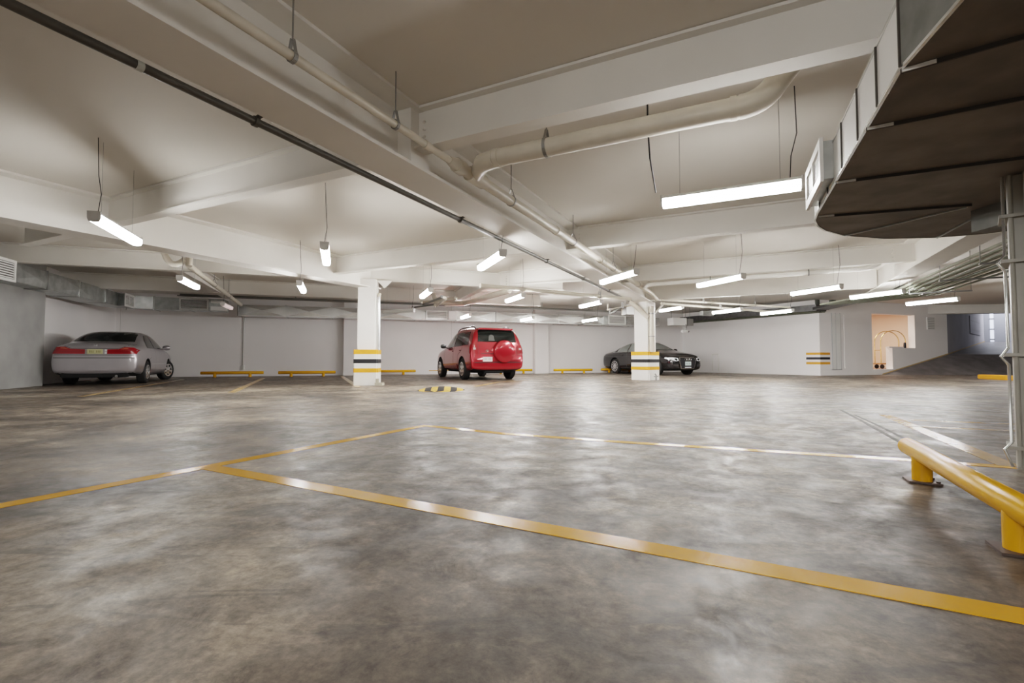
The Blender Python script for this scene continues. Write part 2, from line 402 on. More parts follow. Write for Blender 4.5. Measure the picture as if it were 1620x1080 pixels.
# ------------------------------------------------------------------ pillars
def pillar(loc, az, side, shaft, base_h, label, zt):
    t = thing('pillar', label, 'pillar', (loc[0], loc[1], 0), -radians(az)); t['kind'] = 'thing'
    h = side / 2; s = shaft / 2
    bm = bmesh.new(); box(bm, (-h, -h, 0), (h, h, base_h)); bmesh.ops.bevel(bm, geom=[e for e in bm.edges if abs(e.verts[0].co.z - e.verts[1].co.z) > .1], offset=.03, segments=3, affect='EDGES')
    obj('plinth', bm, M_WHITE if False else M_PILLAR, t, smooth=40)
    bm = bmesh.new(); box(bm, (-s, -s, base_h), (s, s, zt)); bmesh.ops.bevel(bm, geom=[e for e in bm.edges if abs(e.verts[0].co.z - e.verts[1].co.z) > .1], offset=.02, segments=3, affect='EDGES')
    obj('shaft', bm, M_PILLAR, t, smooth=40)
    for z0, z1, m, n_ in ((base_h - .115, base_h + .002, M_YEL, 'yellow_stripe'), (base_h - .345, base_h - .24, M_BLK, 'black_stripe'), (base_h - .58, base_h - .475, M_YEL, 'yellow_stripe')):
        bm = bmesh.new(); e = h + .004; box(bm, (-e, -e, z0), (e, e, z1)); bmesh.ops.bevel(bm, geom=[x for x in bm.edges if abs(x.verts[0].co.z - x.verts[1].co.z) > .05], offset=.03, segments=3, affect='EDGES')
        obj(n_, bm, m, t, smooth=40)
    return t
PL = at(582, 608.5, 0); PL = V((-3.76, 12.65, 0))
pl = pillar(PL, -7, .60, .46, .91, 'white pillar with yellow and black bands left of the red car', ZX)
bm = bmesh.new(); tube(bm, [(.29, -.12, .9), (.29, -.12, 2.28)], .038, 10); obj('drain_pipe', bm, M_GALVL, pl, smooth=40)
bm = bmesh.new(); tube(bm, arc((.29, -.12, 2.28), (.29, -.12, 2.36), (.29, -.02, 2.36)), .045, 10); obj('elbow', bm, M_PIPE, pl, smooth=40)
bm = bmesh.new(); prism(bm, [(.24, -.36), (.42, -.36), (.46, -.2), (.30, -.16)], 0, .07); box(bm, (.26, -.34, .07), (.33, -.24, .17)); obj('foot_bracket', bm, mat('foot_bracket_mat', (.38, .35, .28), .7), pl)
# gusset beside the pillar head
bm = bmesh.new(); v = [bm.verts.new(p) for p in ((.22, -.05, 2.72), (.62, -.05, 2.72), (.42, -.05, 2.52))] ; bm.faces.new(v); r = bmesh.ops.extrude_face_region(bm, geom=bm.faces[:]); [x.co.__setattr__('y', -.02) for x in r['geom'] if isinstance(x, bmesh.types.BMVert)]
obj('gusset_plate', bm, M_STEEL, pl)
PR = G(-3.12, 16.1)
pr = pillar(PR, 46, .66, .50, .91, 'white pillar with yellow and black bands in front of the black car', ZB)
q = Matrix.Rotation(radians(46), 4, 'Z')
def lc(x, y, z): return q @ V((x, y, z))       # view aligned offsets -> pillar space
bm = bmesh.new(); tube(bm, [lc(.13, -.34, .9), lc(.13, -.34, 2.36)], .085, 14); obj('drain_pipe', bm, M_PIPE, pr, smooth=40)
bm = bmesh.new(); tube(bm, [lc(.13, -.34, 1.38), lc(.13, -.34, 1.41)], .10, 14); obj('pipe_clamp', bm, M_GREYM, pr, smooth=40)
bm = bmesh.new(); tube(bm, [lc(.13, -.34, 2.1), lc(.13, -.34, 2.14)], .10, 14); obj('pipe_clamp', bm, M_GREYM, pr, smooth=40)
bm = bmesh.new(); tube(bm, [lc(-.55, -.2, 2.50), lc(-.42, -.22, 2.44), lc(.02, -.34, 2.0)], .075, 12); obj('diagonal_pipe', bm, M_PIPE, pr, smooth=40)
bm = bmesh.new(); bar(bm, lc(.62, -.1, 2.5), lc(.22, -.25, 2.1), .05, .05); obj('brace', bm, M_STEEL, pr)
bm = bmesh.new(); tube(bm, [lc(.2, -.50, 0), lc(.2, -.50, .16), lc(.2, -.42, .2)], .025, 8); tube(bm, [lc(.13, -.50, .13), lc(.27, -.50, .13)], .015, 8); obj('valve', bm, M_GREYM, pr, smooth=40)
# ------------------------------------------------------------------ tube lights
LZ = 2.22
def make_light(L=1.22):
    t = thing('tube_light', '', 'light', (0, 0, LZ), 0, 'hanging tube lights')
    h = L / 2
    def profile(bm, pts, x0, x1):
        a = [bm.verts.new((x0, y, z)) for y, z in pts]; b = [bm.verts.new((x1, y, z)) for y, z in pts]
        n = len(pts); bm.faces.new(a); bm.faces.new(b[::-1])
        for i in range(n): bm.faces.new((a[i], b[i], b[(i + 1) % n], a[(i + 1) % n]))
    bm = bmesh.new(); profile(bm, [(-.062, .045), (-.062, .058), (-.04, .078), (.04, .078), (.062, .058), (.062, .045)], -h, h)
    obj('housing', bm, M_WHITE, t)
    bm = bmesh.new(); profile(bm, [(-.060, .045), (.060, .045), (.058, .0), (.046, -.03), (0, -.036), (-.046, -.03), (-.058, .0)], -h + .02, h - .02)
    obj('lens', bm, M_LENS, t)
    for s in (-1, 1):
        bm = bmesh.new(); profile(bm, [(-.063, .080), (.063, .080), (.061, 0), (.048, -.033), (0, -.040), (-.048, -.033), (-.061, 0)], s * h - .009, s * h + .009)
        obj('end_cap', bm, M_CAP, t)
    for s in (-1, 1):
        bm = bmesh.new(); tube(bm, [(s * h * .72, 0, .08), (s * h * .72, 0, SLAB - LZ)], .002, 4)
        obj('hanger_wire', bm, M_GREYM, t)
    bm = bmesh.new(); tube(bm, [(h * .85, 0, .085), (h * .87, .03, .3), (h * .95, .02, .5), (h * .93, 0, SLAB - LZ)], .0045, 5)
    obj('power_cord', bm, M_CABLE, t, smooth=60)
    return t
lights = [
 ((143, 343, 229, 388), 'lit tube light at far left, nearest of those over the sedan side'),
 ((282, 438, 315, 458), 'lit tube light above and behind the silver sedan'),
 ((515, 390, 515, 418), 'lit tube light pointing straight at the viewer left of the left pillar'),
 ((472, 447, 482, 463), 'small lit tube light just left of and beyond the left pillar'),
 ((755, 427, 798, 400), 'lit tube light between the left pillar and the main girder, beside the dark pipe'),
 ((662, 471, 686, 458), 'small lit tube light above the roof of the red car, nearest the left pillar'),
 ((800, 478, 829, 466), 'lit tube light above and right of the red car'),
 ((948, 450, 1008, 428), 'lit tube light under the main girder just left of the middle pillar head'),
 ((1101, 453, 1176, 437), 'lit tube light right of the middle pillar, nearest of that row'),
 ((916, 486, 953, 477), 'lit tube light left of the middle pillar above the pale duct'),
 ((1040, 492, 1081, 486), 'small lit tube light immediately right of the middle pillar'),
 ((1127, 495, 1173, 489), 'small lit tube light above the front of the black car'),
 ((1206, 497, 1251, 491), 'small lit tube light against the right wall left of the striped corner'),
 ((1250, 465, 1330, 454), 'lit tube light above the striped corner'),
 ((1348, 471, 1424, 461), 'lit tube light touching the green conduits above the lobby opening'),
 ((1418, 483, 1530, 471), 'lit tube light at the ramp mouth, rightmost of all'),
 ((822, 505, 846, 499), 'tiny lit tube light in front of the long duct right of the red car'),
 ((728, 500, 746, 495), 'tiny lit tube light in front of the long duct above the red car'),
 ((918, 507, 950, 500), 'tiny lit tube light in front of the long duct above the black car boot'),
]
proto = None; LIGHTS = []; LB = None
for (u0, v0, u1, v1), lab in lights:
    z = LZ + .01
    if v1 > 485 and u0 < 960 and v0 > 495: z = 2.3
    p = at((u0 + u1) / 2, (v0 + v1) / 2, z)
    dim = False
    if proto is None: proto = make_light(); proto['label'] = lab; o = proto
    else: o = dup(proto, (0, 0, 0), 0, lab)
    o.location = (p.x, p.y, LZ); a = at(u0, v0, z); b = at(u1, v1, z)
    ang = atan2(-ND.y, -ND.x)
    o.rotation_euler = (0, 0, ang); LIGHTS.append(o)
    if u0 == 1040:                                   # hangs beyond the pillar, on shorter wires
        p = at((u0 + u1) / 2 + 1, (v0 + v1) / 2, 2.43); o.location = (p.x, p.y, 2.42)
        for c in o.children:
            if c.name.startswith(('hanger_wire', 'power_cord')): c.scale.z = .78
    if p.y > 11.5:
        for c in o.children:
            if c.name.startswith('lens'):
                if LB is None: LB = c.data.copy(); LB.materials[0] = M_LENSB
                c.data = LB
o = dup(proto, G(-.18, 5.04, 2.22), -TH, 'large lit tube light hanging beside the duct grille, biggest of all'); LIGHTS.append(o)
for x, y, lab in ((16.4, 14.6, 'added unseen tube light past the right edge, brightening the lobby wall'), (15.0, 9.6, 'added unseen tube light over the right aisle, for fill'), (-1.6, -.9, 'tube light just behind the viewpoint'), (-3.0, -2.9, 'tube light behind the viewpoint over the middle aisle'), (-4.2, -4.0, 'tube light behind the viewpoint over the left aisle'), (.6, -2.6, 'tube light behind the viewpoint near the duct'), (4.3, -3.2, 'tube light behind the viewpoint beyond the duct'), (-2.6, -4.8, 'tube light at the rear wall behind the viewpoint')):
    o = dup(proto, (x, y, LZ), atan2(-ND.y, -ND.x), lab)
    if x > 14:  # two added fittings out of view, with stronger lenses to brighten the lobby wall
        for c in o.children:
            if c.name.startswith('lens'): c.data = LB
# two unlit or faint fittings
def faint(u, v, rz, lab, lens):
    p = at(u, v, 2.3); o = dup(proto, (p.x, p.y, 2.28), rz, lab)
    for c in o.children:
        if c.name.startswith('lens'): c.data = c.data.copy(); c.data.materials[0] = lens
        if c.name.startswith(('hanger_wire', 'power_cord')): c.scale.z = .93
faint(359, 484, atan2(-ND.y, -ND.x), 'faint pinkish tube light in front of the duct above the silver sedan', M_LENSD)
faint(630, 492, atan2(-ND.y, -ND.x) + .9, 'unlit white tube fitting set askew above the wall right of the left pillar', M_WHITE)

# ------------------------------------------------------------------ ducts along the walls
def duct_run(name, pts, z0, z1, w, label, inward, m=M_GALV, seam_every=1.35):
    """pts: room-side edge in plan; the duct body lies on the far side of it"""
    t = thing(name, label, 'duct', (pts[0][0], pts[0][1], 0)); o0 = V((pts[0][0], pts[0][1]))
    P = [V(p[:2]) - o0 for p in pts]; n = []
    for i in range(len(P)):
        d = (P[min(i + 1, len(P) - 1)] - P[max(i - 1, 0)]).normalized(); nn = V((-d.y, d.x))
        n.append(nn * inward)
    bm = bmesh.new(); rings = []
    for p, q in zip(P, n): rings.append([bm.verts.new((*c, z)) for c, z in (((p), z0), ((p), z1), ((p + q * w), z1), ((p + q * w), z0))])
    for i in range(len(rings) - 1):
        for k in range(4): bm.faces.new((rings[i][k], rings[i][(k + 1) % 4], rings[i + 1][(k + 1) % 4], rings[i + 1][k]))
    bm.faces.new(rings[0]); bm.faces.new(rings[-1])
    obj('duct_body', bm, m, t)
    k = 0
    for i in range(len(P) - 1):
        d = P[i + 1] - P[i]; L = d.length; d.normalize(); q = V((-d.y, d.x)) * inward
        ns = max(1, int(round(L / seam_every)))
        if L < 1.0: ns = 1
        for j in range(ns):
            c = P[i] + d * (L * (j + .0) / ns)
            bm = bmesh.new(); e = .022
            for a_, b_, zz0, zz1 in ((-e, 0, z0 - e, z1 + e), (0, w, z0 - e, z0), (0, w, z1, z1 + e)):
                pts4 = [c + q * a_, c + q * b_, c + q * b_ + d * .03, c + q * a_ + d * .03]
                prism(bm, pts4, zz0, zz1)
            obj('flange', bm, M_GALVL if (k % 3) else M_GREYM, t); k += 1
        # cross-broken creases on the face
    # hanging straps
    return t
def grille(parent, org, p, q, z0, z1, out, nrm, label=None, div=1, frame=M_WHITE, name='grille', slats=8):
    """louvred box between plan points p and q, projecting 'out' along nrm"""
    p, q, nrm = V(p[:2]) - org, V(q[:2]) - org, V(nrm[:2]).normalized(); d = (q - p); L = d.length; d.normalize()
    bm = bmesh.new(); prism(bm, [p, q, q + nrm * out, p + nrm * out], z0, z1)
    b = obj(name, bm, M_GALV, parent)
    f0, f1 = p + nrm * (out + .002), q + nrm * (out + .002); e = .035
    bm = bmesh.new()
    def fr(s0, s1, za, zb, t=.02):
        a, c = f0 + d * s0, f0 + d * s1; prism(bm, [a, c, c + nrm * t, a + nrm * t], za, zb)
    fr(-.02, L + .02, z0 - .02, z0 + e); fr(-.02, L + .02, z1 - e, z1 + .02); fr(-.02, e, z0 + e, z1 - e); fr(L - e, L + .02, z0 + e, z1 - e)
    if div > 1: fr(L / 2 - .015, L / 2 + .015, z0 + e, z1 - e)
    obj('grille_frame', bm, frame, b)
    bm = bmesh.new(); a, c = f0 + d * e, f1 - d * e; prism(bm, [a, c, c + nrm * .003, a + nrm * .003], z0 + e, z1 - e); obj('recess', bm, M_DKGRL, b)
    bm = bmesh.new(); n_ = slats
    for i in range(n_):
        z = z0 + e + (z1 - z0 - 2 * e) * (i + .5) / n_
        a, c = f0 + d * e, f1 - d * e; hh = (z1 - z0 - 2 * e) / n_ * .24; prism(bm, [a + nrm * .003, c + nrm * .003, c + nrm * .007, a + nrm * .007], z - hh, z + hh)
    obj('louvres', bm, frame, b)
    return b
DZ0, DZ1 = 2.33, 2.74
dl = [V((-6.0, -3.5)), V((-10.6, 10.1)), V((-12.45, 15.6)), V((-11.9, 16.05)), V((-9.95, 16.75)), V((-10.35, 18.25))]
dl2 = [V((-10.35, 18.25)), V((-4, 20.15)), V((0.9, 21.85)), V((4.6, 23.2)), V((7.4, 24.35))]
duct1 = duct_run('wall_duct', dl[:5], DZ0 - .0, DZ1, .62, 'dull galvanised duct along the left wall over the silver sedan', 1)
o1 = V(dl[0])
nl = V((.943, .333))
def on_left(u, v=480): return onwall(u, v, dl[1], dl[2]).xy
grille(duct1, o1, V((-10.25, 9.0)), V((-10.62, 10.15)), 2.30, 2.72, .12, nl, slats=7)
a = on_left(186); grille(duct1, o1, a, a + V((-.35, .94)) * .75, 2.33, 2.70, .30, V((.80, -.25)), div=2)
fa, fb = V((-11.9, 16.05)), V((-9.95, 16.75)); fn = V((.333, -.943))
def on_f(u): return onwall(u, 480, fa, fb).xy
grille(duct1, o1, on_f(285), on_f(330), 2.35, 2.72, .04, fn, frame=M_GALVL)
bm = bmesh.new(); a = on_f(224) - o1; b_ = on_f(234) - o1; prism(bm, [a, b_, b_ + fn * .05, a + fn * .05], 2.33, 2.72); obj('white_patch', bm, M_WHITE, duct1)
bm = bmesh.new(); a = on_f(334) - o1; b_ = on_f(360) - o1; prism(bm, [a, b_, b_ + fn * .06, a + fn * .06], 2.34, 2.48); prism(bm, [a, b_ - V((.1, .03)), b_ - V((.1, .03)) + fn * .05, a + fn * .05], 2.60, 2.68); obj('white_box', bm, M_WHITE, duct1)
duct2 = duct_run('long_wall_duct', dl2, DZ0, DZ1, .62, 'long shiny galvanised duct running across the back wall', 1, M_GALVL, 1.5)
o2 = V(dl2[0])
def on_b(u, i): return onwall(u, 500, dl2[i], dl2[i + 1]).xy
grille(duct2, o2, on_b(674, 0), on_b(707, 0), 2.36, 2.70, .05, fn, frame=M_GALVL)
bm = bmesh.new(); a = on_b(709, 1) - o2; b_ = on_b(722, 1) - o2; prism(bm, [a, b_, b_ + fn * .06, a + fn * .06], 2.34, 2.72); obj('white_patch', bm, M_WHITE, duct2)
grille(duct2, o2, on_b(955, 2), on_b(981, 2), 2.33, 2.72, .45, fn, frame=M_WHITE, slats=6)
# diagonal stiffening creases on the duct faces
def creases(parent, org, i0, pts, m):
    for i in range(i0, len(pts) - 1):
        d = pts[i + 1] - pts[i]; L = d.length; d.normalize(); nn = V((d.y, -d.x)); ns = max(1, int(L / 1.5))
        for j in range(ns):
            s0, s1 = L * j / ns + .1, L * (j + 1) / ns - .06
            bm = bmesh.new(); mid = (s0 + s1) / 2
            pts3 = [V((*(pts[i] - org + d * s), z)) + V((*nn, 0)) * o for s, z, o in ((s0, DZ0 + .02, .0), (s1, DZ0 + .02, .0), (s1, DZ1 - .02, .0), (s0, DZ1 - .02, .0), (mid, (DZ0 + DZ1) / 2, .028))]
            vs = [bm.verts.new(p) for p in pts3]
            for a, b in ((0, 1), (1, 2), (2, 3), (3, 0)): bm.faces.new((vs[a], vs[b], vs[4]))
            obj('pressed_panel', bm, m, parent)
creases(duct1, o1, 1, dl[:3], M_GALV); creases(duct2, o2, 0, dl2, M_GALVL)
# rails over the ducts
for off, z, r, lab in ((-.25, 2.92, .03, 'upper thin grey pipe running above the long duct'), (-.55, 2.84, .022, 'lower thin grey pipe running just in front above the long duct')):
    bm = bmesh.new(); tube(bm, [V((-11.6, 17.0, z)) - WD.cross(V((0, 0, 1))) * 0 + ND * off, V((4.6, 22.8, z)) + ND * off], r, 6)
    for k in range(7):
        c = V((-11.6, 17.0, z)).lerp(V((4.6, 22.8, z)), (k + .5) / 7) + ND * off; tube(bm, [c, V((c.x, c.y, SLAB))], .01, 4)
    tag(obj('ceiling_pipe', bm, M_GREYM, smooth=50), lab, 'pipe')
# dark duct / tray along the right wall top
rd = (RC - WB1).normalized(); rn = V((-rd.y, rd.x)); rn = rn if rn.dot(-WB1) > 0 else -rn
bm = bmesh.new(); a, b_ = WB1 + rd * .5, RC + rd * .3
prism(bm, [a + rn * .02, b_ + rn * .02, b_ + rn * .75, a + rn * .75], 2.63, 2.88)
tr = tag(obj('wall_trunking', bm, mat('dark_trunking', (.14, .14, .14), .4, metal=.6, noise=.3)), 'dark metal trunking along the top of the right wall', 'trunking')
for k in range(5):
    bm = bmesh.new(); o_ = .12 + k * .15; a3 = a + rn * o_; b3 = b_ + rn * o_
    tube(bm, [V((*a3, 2.60)), V((*b3, 2.60))], .02, 6)
    tag(obj('conduit', bm, M_GREENL if k % 2 else M_GREENC, smooth=50), 'thin metal conduit strapped under the right wall trunking', 'conduit', 'conduits under the right wall trunking')
# dark trunking bridging from the wall corner to the green conduits
a, b_ = RC + rd * .25 + rn * .42, G(3.95, 16.2).xy
bm = bmesh.new(); bar(bm, (a.x, a.y, 2.72), (b_.x, b_.y, 2.60), .62, .09)
tag(obj('bridge_trunking', bm, mat('dark_trunking')), 'flat dark trunking slanting from the striped corner to the green conduits', 'trunking')
# boxes hanging near the right wall
def hang_box(name, u, v, z, sx, sy, sz, rz, m, label, cat='box', grl=False):
    p = at(u, v, z); t = thing(name, label, cat, (p.x, p.y, z - sz / 2), rz)
    bm = bmesh.new(); box(bm, (-sx / 2, -sy / 2, 0), (sx / 2, sy / 2, sz)); bmesh.ops.bevel(bm, geom=bm.edges[:], offset=.01, segments=1, affect='EDGES'); obj('case', bm, m, t)
    if grl:
        bm = bmesh.new()
        for k in range(6): box(bm, (sx / 2 + .003, -sy / 2 + .03, .03 + k * (sz - .08) / 6), (sx / 2 + .012, sy / 2 - .03, .05 + k * (sz - .08) / 6))
        obj('louvres', bm, M_DKGRL, t)
    for s in (-1, 1):
        bm = bmesh.new(); tube(bm, [(s * sx * .4, 0, sz), (s * sx * .4, 0, SLAB - (z - sz / 2))], .008, 5); obj('hanger_rod', bm, M_GREYM, t)
    return t
hang_box('fan_unit', 1071, 509, 2.42, .75, .45, .34, radians(18), M_WHITE, 'white box fan unit hanging right of the middle pillar', 'fan', True)
hang_box('fan_grille_box', 1088, 510, 2.42, .30, .45, .32, radians(18), M_GREYM, 'dark louvred box joined to the white fan unit', 'box', True)
hang_box('cable_box', 1118, 496, 2.55, .62, .2, .18, radians(25), M_GALV, 'open wire cable box above the black car bonnet', 'box')
# security camera under the fan
p = at(1078, 512, 2.3); cm = thing('security_camera', 'small dark security camera hanging under the white fan unit', 'camera', (p.x + .1, p.y - .3, 0), radians(200))
bm = bmesh.new(); tube(bm, [(0, 0, 2.25), (0, 0, 1.98)], .022, 8); lathe(bm, [(.05, 0), (.05, .02)], 10, Matrix.Translation((0, 0, 2.12)) @ Matrix.Rotation(pi / 2, 4, 'X')); obj('mount', bm, M_GREYM, cm, smooth=40)
bm = bmesh.new(); box(bm, (-.10, -.055, 1.88), (.24, .055, 1.98)); bmesh.ops.bevel(bm, geom=bm.edges[:], offset=.012, segments=2, affect='EDGES'); obj('body', bm, M_WHITE, cm)
bm = bmesh.new(); lathe(bm, [(.035, 0), (.04, .05)], 12, Matrix.Translation((-.10, 0, 1.93)) @ Matrix.Rotation(pi / 2, 4, 'Z')); obj('lens', bm, M_BLK, cm)
# boxes on the beam over the striped corner
for (u, v, w_, h_, lab) in ((1291, 479, .12, .34, 'slim dark box fixed above the striped corner'), (1315, 477, .24, .27, 'square dark green box above the service door')):
    c = lob(u, v) if u > 1300 else onwall(1291, v, WB1, RC)
    n_ = -ln; bm = bmesh.new(); e = V((ld.x, ld.y)); a = c.xy - e * w_ / 2; b_ = c.xy + e * w_ / 2
    prism(bm, [a, b_, b_ + n_ * .12, a + n_ * .12], c.z - h_ / 2, c.z + h_ / 2)
    tag(obj('junction_box', bm, mat('dark_green_box', (.10, .11, .095), .6)), lab, 'box')
# lobby wall vent, ramp wall box, low hatch on right wall
def wallvent(name, f, u0, v0, u1, v1, label, n_, m=M_WHITE, slats=7):
    a, b_ = f(u0, v1), f(u1, v0); z0, z1 = sorted((a.z, b_.z)); t = thing(name, label, 'vent', (0, 0, 0))
    n_ = V(n_).normalized(); bm = bmesh.new(); prism(bm, [a.xy, b_.xy, b_.xy + n_ * .04, a.xy + n_ * .04], z0, z1); obj('vent_frame', bm, m, t)
    bm = bmesh.new(); d = (b_.xy - a.xy)
    for k in range(slats):
        z = z0 + (z1 - z0) * (k + .5) / slats; prism(bm, [a.xy + d * .08 + n_ * .041, a.xy + d * .92 + n_ * .041, a.xy + d * .92 + n_ * .05, a.xy + d * .08 + n_ * .05], z - .014, z + .014)
    obj('louvres', bm, mat('vent_louvre', (.42, .41, .42), .6), t)
wallvent('wall_vent', lambda u, v: onwall(u, v, RC, RE), 1466, 502, 1477, 521, 'small louvred vent on the white wall right of the lobby opening', -ln)
rs = lambda u, v: onwall(u, v, RE, (29.8, 30.6))
wallvent('wall_cabinet', rs, 1534, 505, 1549, 527, 'grey cabinet fixed on the lilac ramp wall', (.65, -.75), mat('grey_lilac', (.40, .39, .43), .6), 2)
rw = lambda u, v: onwall(u, v, WB1, RC)
a, b_ = rw(1128, 586), rw(1137, 561); t = thing('access_hatch', 'small framed access hatch low on the right wall', 'hatch', (0, 0, 0))
bm = bmesh.new(); prism(bm, [a.xy, b_.xy, b_.xy + rn * .02, a.xy + rn * .02], .12, b_.z); obj('hatch_panel', bm, M_WALL, t)
bm = bmesh.new(); dd = (b_.xy - a.xy)
for (s0, s1, z0, z1) in ((-.04, 1.04, b_.z, b_.z + .05), (-.04, .04, .1, b_.z), (.96, 1.04, .1, b_.z)): prism(bm, [a.xy + dd * s0, a.xy + dd * s1, a.xy + dd * s1 + rn * .04, a.xy + dd * s0 + rn * .04], z0, z1)
obj('hatch_frame', bm, M_PILLAR, t)
# wall conduit with socket
p = on_back(384) + bn * .02
t = thing('wall_socket', 'white socket box with a vertical conduit on the back wall right of the sedan', 'socket', (p.x, p.y, 0))
bm = bmesh.new(); tube(bm, [(0, 0, .42), (0, 0, 2.33)], .022, 8); obj('conduit', bm, mat('conduit_grey', (.52, .52, .50), .5), t)
bm = bmesh.new(); box(bm, (-.06, -.04, .26), (.06, .02, .43)); bmesh.ops.bevel(bm, geom=bm.edges[:], offset=.01, segments=2, affect='EDGES'); obj('socket_box', bm, M_WHITE, t)

# ------------------------------------------------------------------ big foreground duct
BZ0, BZ1 = 1.76, 2.03
edge = [at(u, v, BZ0) for u, v in ((1520, 0), (1424, 110), (1293, 337))]
e0, e1, e2 = [V((p.x, p.y)) for p in edge]
back = e0 + (e0 - e1).normalized() * 1.6
outl = [at(u, v, BZ0).xy for u, v in ((1289, 348), (1294, 357), (1305, 364), (1335, 372), (1400, 377), (1480, 375), (1560, 369), (1640, 358))]
main_r = [V((7.2, 4.35)), V((7.2, .3)), V((3.9, -.6))]
poly = [back, e0, e1, e2] + outl + main_r
big = thing('ventilation_duct', 'large dark ventilation duct with rounded end overhead at top right', 'duct', (e1.x, e1.y, 0))
bo = V(e1)
bm = bmesh.new(); P2 = [p - bo for p in poly]; n = len(P2)
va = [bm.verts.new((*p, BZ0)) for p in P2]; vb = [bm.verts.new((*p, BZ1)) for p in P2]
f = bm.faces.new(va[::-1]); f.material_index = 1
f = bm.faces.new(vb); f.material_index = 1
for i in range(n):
    f = bm.faces.new((va[i], va[(i + 1) % n], vb[(i + 1) % n], vb[i])); f.material_index = 0 if i == 2 else (2 if i in (0, 1) else 1)  # face colours carry the light: lit side pale, shaded underside and turn darker
obj('duct_body', bm, [mat('lit_duct_steel', (.74, .73, .70), .5, noise=.06, nscale=3), M_GALVD, mat('shaded_grey_duct_steel', (.22, .225, .21), .5, metal=.3, noise=.3, nscale=8)], big)
# folded edge trim
bm = bmesh.new()
for i in range(0, 11):
    a, b_ = P2[i], P2[i + 1]
    if (b_ - a).length < .01: continue
    for z in (BZ0,) + ((BZ1,) if i < 3 else ()): bar(bm, (a.x, a.y, z), (b_.x, b_.y, z), .012, .012)
obj('edge_trim', bm, M_GALVL, big)
# standing seams below and on the side face
dd = (e2 - e1).normalized(); din = V((dd.y, -dd.x))
for (u, v, u2, v2) in ((1424, 110, 1620, 54), (1370, 202, 1620, 152), (1322, 287, 1620, 247), (1295, 341, 1537, 322)):
    a, b_ = at(u, v, BZ0).xy, at(u2, v2, BZ0).xy
    if u2 == 1620: b_ = a + (b_ - a) * 1.5
    a -= bo; b_ -= bo
    bm = bmesh.new(); bar(bm, (a.x, a.y, BZ0 - .008), (b_.x, b_.y, BZ0 - .008), .009, .018); obj('standing_seam', bm, M_SEAM, big)
    bm = bmesh.new(); w_ = (b_ - a).normalized() * .10; bar(bm, (a.x, a.y - .008, BZ0 - .009), (a.x + w_.x, a.y + w_.y - .008, BZ0 - .009), .006, .014); obj('seam_clip', bm, M_WHITE, big)
for s in (-.02, .30, .66, 1.05, 1.52, 1.85):
    if s < (e2 - e1).length:
        c = e1 - bo + dd * s - din * .006; bm = bmesh.new(); bar(bm, (c.x, c.y, BZ0), (c.x, c.y, BZ1), .007, .007); obj('side_seam', bm, M_SEAM, big)
# diagonal crease lines underneath
for (u, v, u2, v2) in ((1336, 372, 1530, 326), (1482, 375, 1560, 333)):
    a, b_ = at(u, v, BZ0).xy - bo, at(u2, v2, BZ0).xy - bo; bm = bmesh.new(); bar(bm, (a.x, a.y, BZ0 - .006), (b_.x, b_.y, BZ0 - .006), .010, .012); obj('crease', bm, M_GALV, big)
bm = bmesh.new(); a = at(1540, 334, BZ0).xy - bo; box(bm, (a.x - .02, a.y - .25, BZ0 - .16), (a.x + .10, a.y + .0, BZ0)); obj('drop_collar', bm, mat('shaded_grey_duct_steel'), big)
# side grille box
sa = onwall(1318, 230, e1, e2).xy; sb = onwall(1296, 300, e1, e2).xy
gp, gq = sa, sb
grille(big, bo, gp, gp + dd * .62, 1.80, 2.045, .055, -din, div=2, slats=9)

# ------------------------------------------------------------------ pipes
def clevis(bm, c, r, top, axis):           # ring hanger with rod
    c = V(c); axis = V(axis).normalized(); side = axis.cross(V((0, 0, 1))).normalized()
    pts = [c + side * cos(t) * (r + .006) + V((0, 0, 1)) * sin(t) * (r + .006) for t in [-pi / 2 + 2 * pi * k / 16 for k in range(17)]]
    for k in range(16): bar(bm, pts[k], pts[k + 1], .03, .006)
    for s in (-1, 1): bar(bm, c + side * s * (r + .004), c + V((0, 0, r + .09)) + side * s * .008, .025, .006)
    tube(bm, [c + V((0, 0, r + .08)), V((c.x, c.y, top))], .006, 6)
def gpipe(name, label, segs, r, m, hang=(), collars=()):
    t = thing(name, label, 'pipe', segs[0]); o = V(segs[0])
    for nm, pts, rr in segs[1]:
        bm = bmesh.new(); tube(bm, [V(p) - o for p in pts], rr, 16); obj(nm, bm, m, t, smooth=40)
    for c, rr, ax in hang:
        bm = bmesh.new(); clevis(bm, V(c) - o, rr, SLAB - o.z, ax); obj('clevis_hanger', bm, M_GREYM, t)
    for c, rr, ax, L in collars:
        bm = bmesh.new(); c = V(c) - o; ax = V(ax).normalized(); tube(bm, [c - ax * L / 2, c + ax * L / 2], rr, 16); obj('coupling', bm, m, t, smooth=40)
    return t
# dark sprinkler pipe on the left of the main girder
XD, ZD = -3.43, 2.50
t = thing('dark_pipe', 'long dark grey pipe along the left edge of the main girder', 'pipe', G(XD, -3, ZD)); o = V(t.location)
bm = bmesh.new(); tube(bm, [G(XD, -4, ZD) - o, G(XD, 15.2, ZD) - o], .030, 12); obj('pipe_run', bm, M_DARKPIPE, t, smooth=40)
bm = bmesh.new(); tube(bm, [G(XD, 1.62, ZD - .002) - o, G(XD, 1.66, ZD - .002) - o], .0325, 12); obj('paper_tag', bm, mat('pale_tag', (.4, .4, .36), .6), t, smooth=40)
for Y in (2.44, 5.4, 8.4, 10.6, 12.8):
    bm = bmesh.new(); c = G(XD, Y, ZD) - o; tube(bm, [c - GD * .018, c + GD * .018], .041, 12); bar(bm, c + V((0, 0, .02)), c + GX * .068 + V((0, 0, .035)), .03, .02); obj('pipe_clamp', bm, M_DARKPIPE, t, smooth=40)
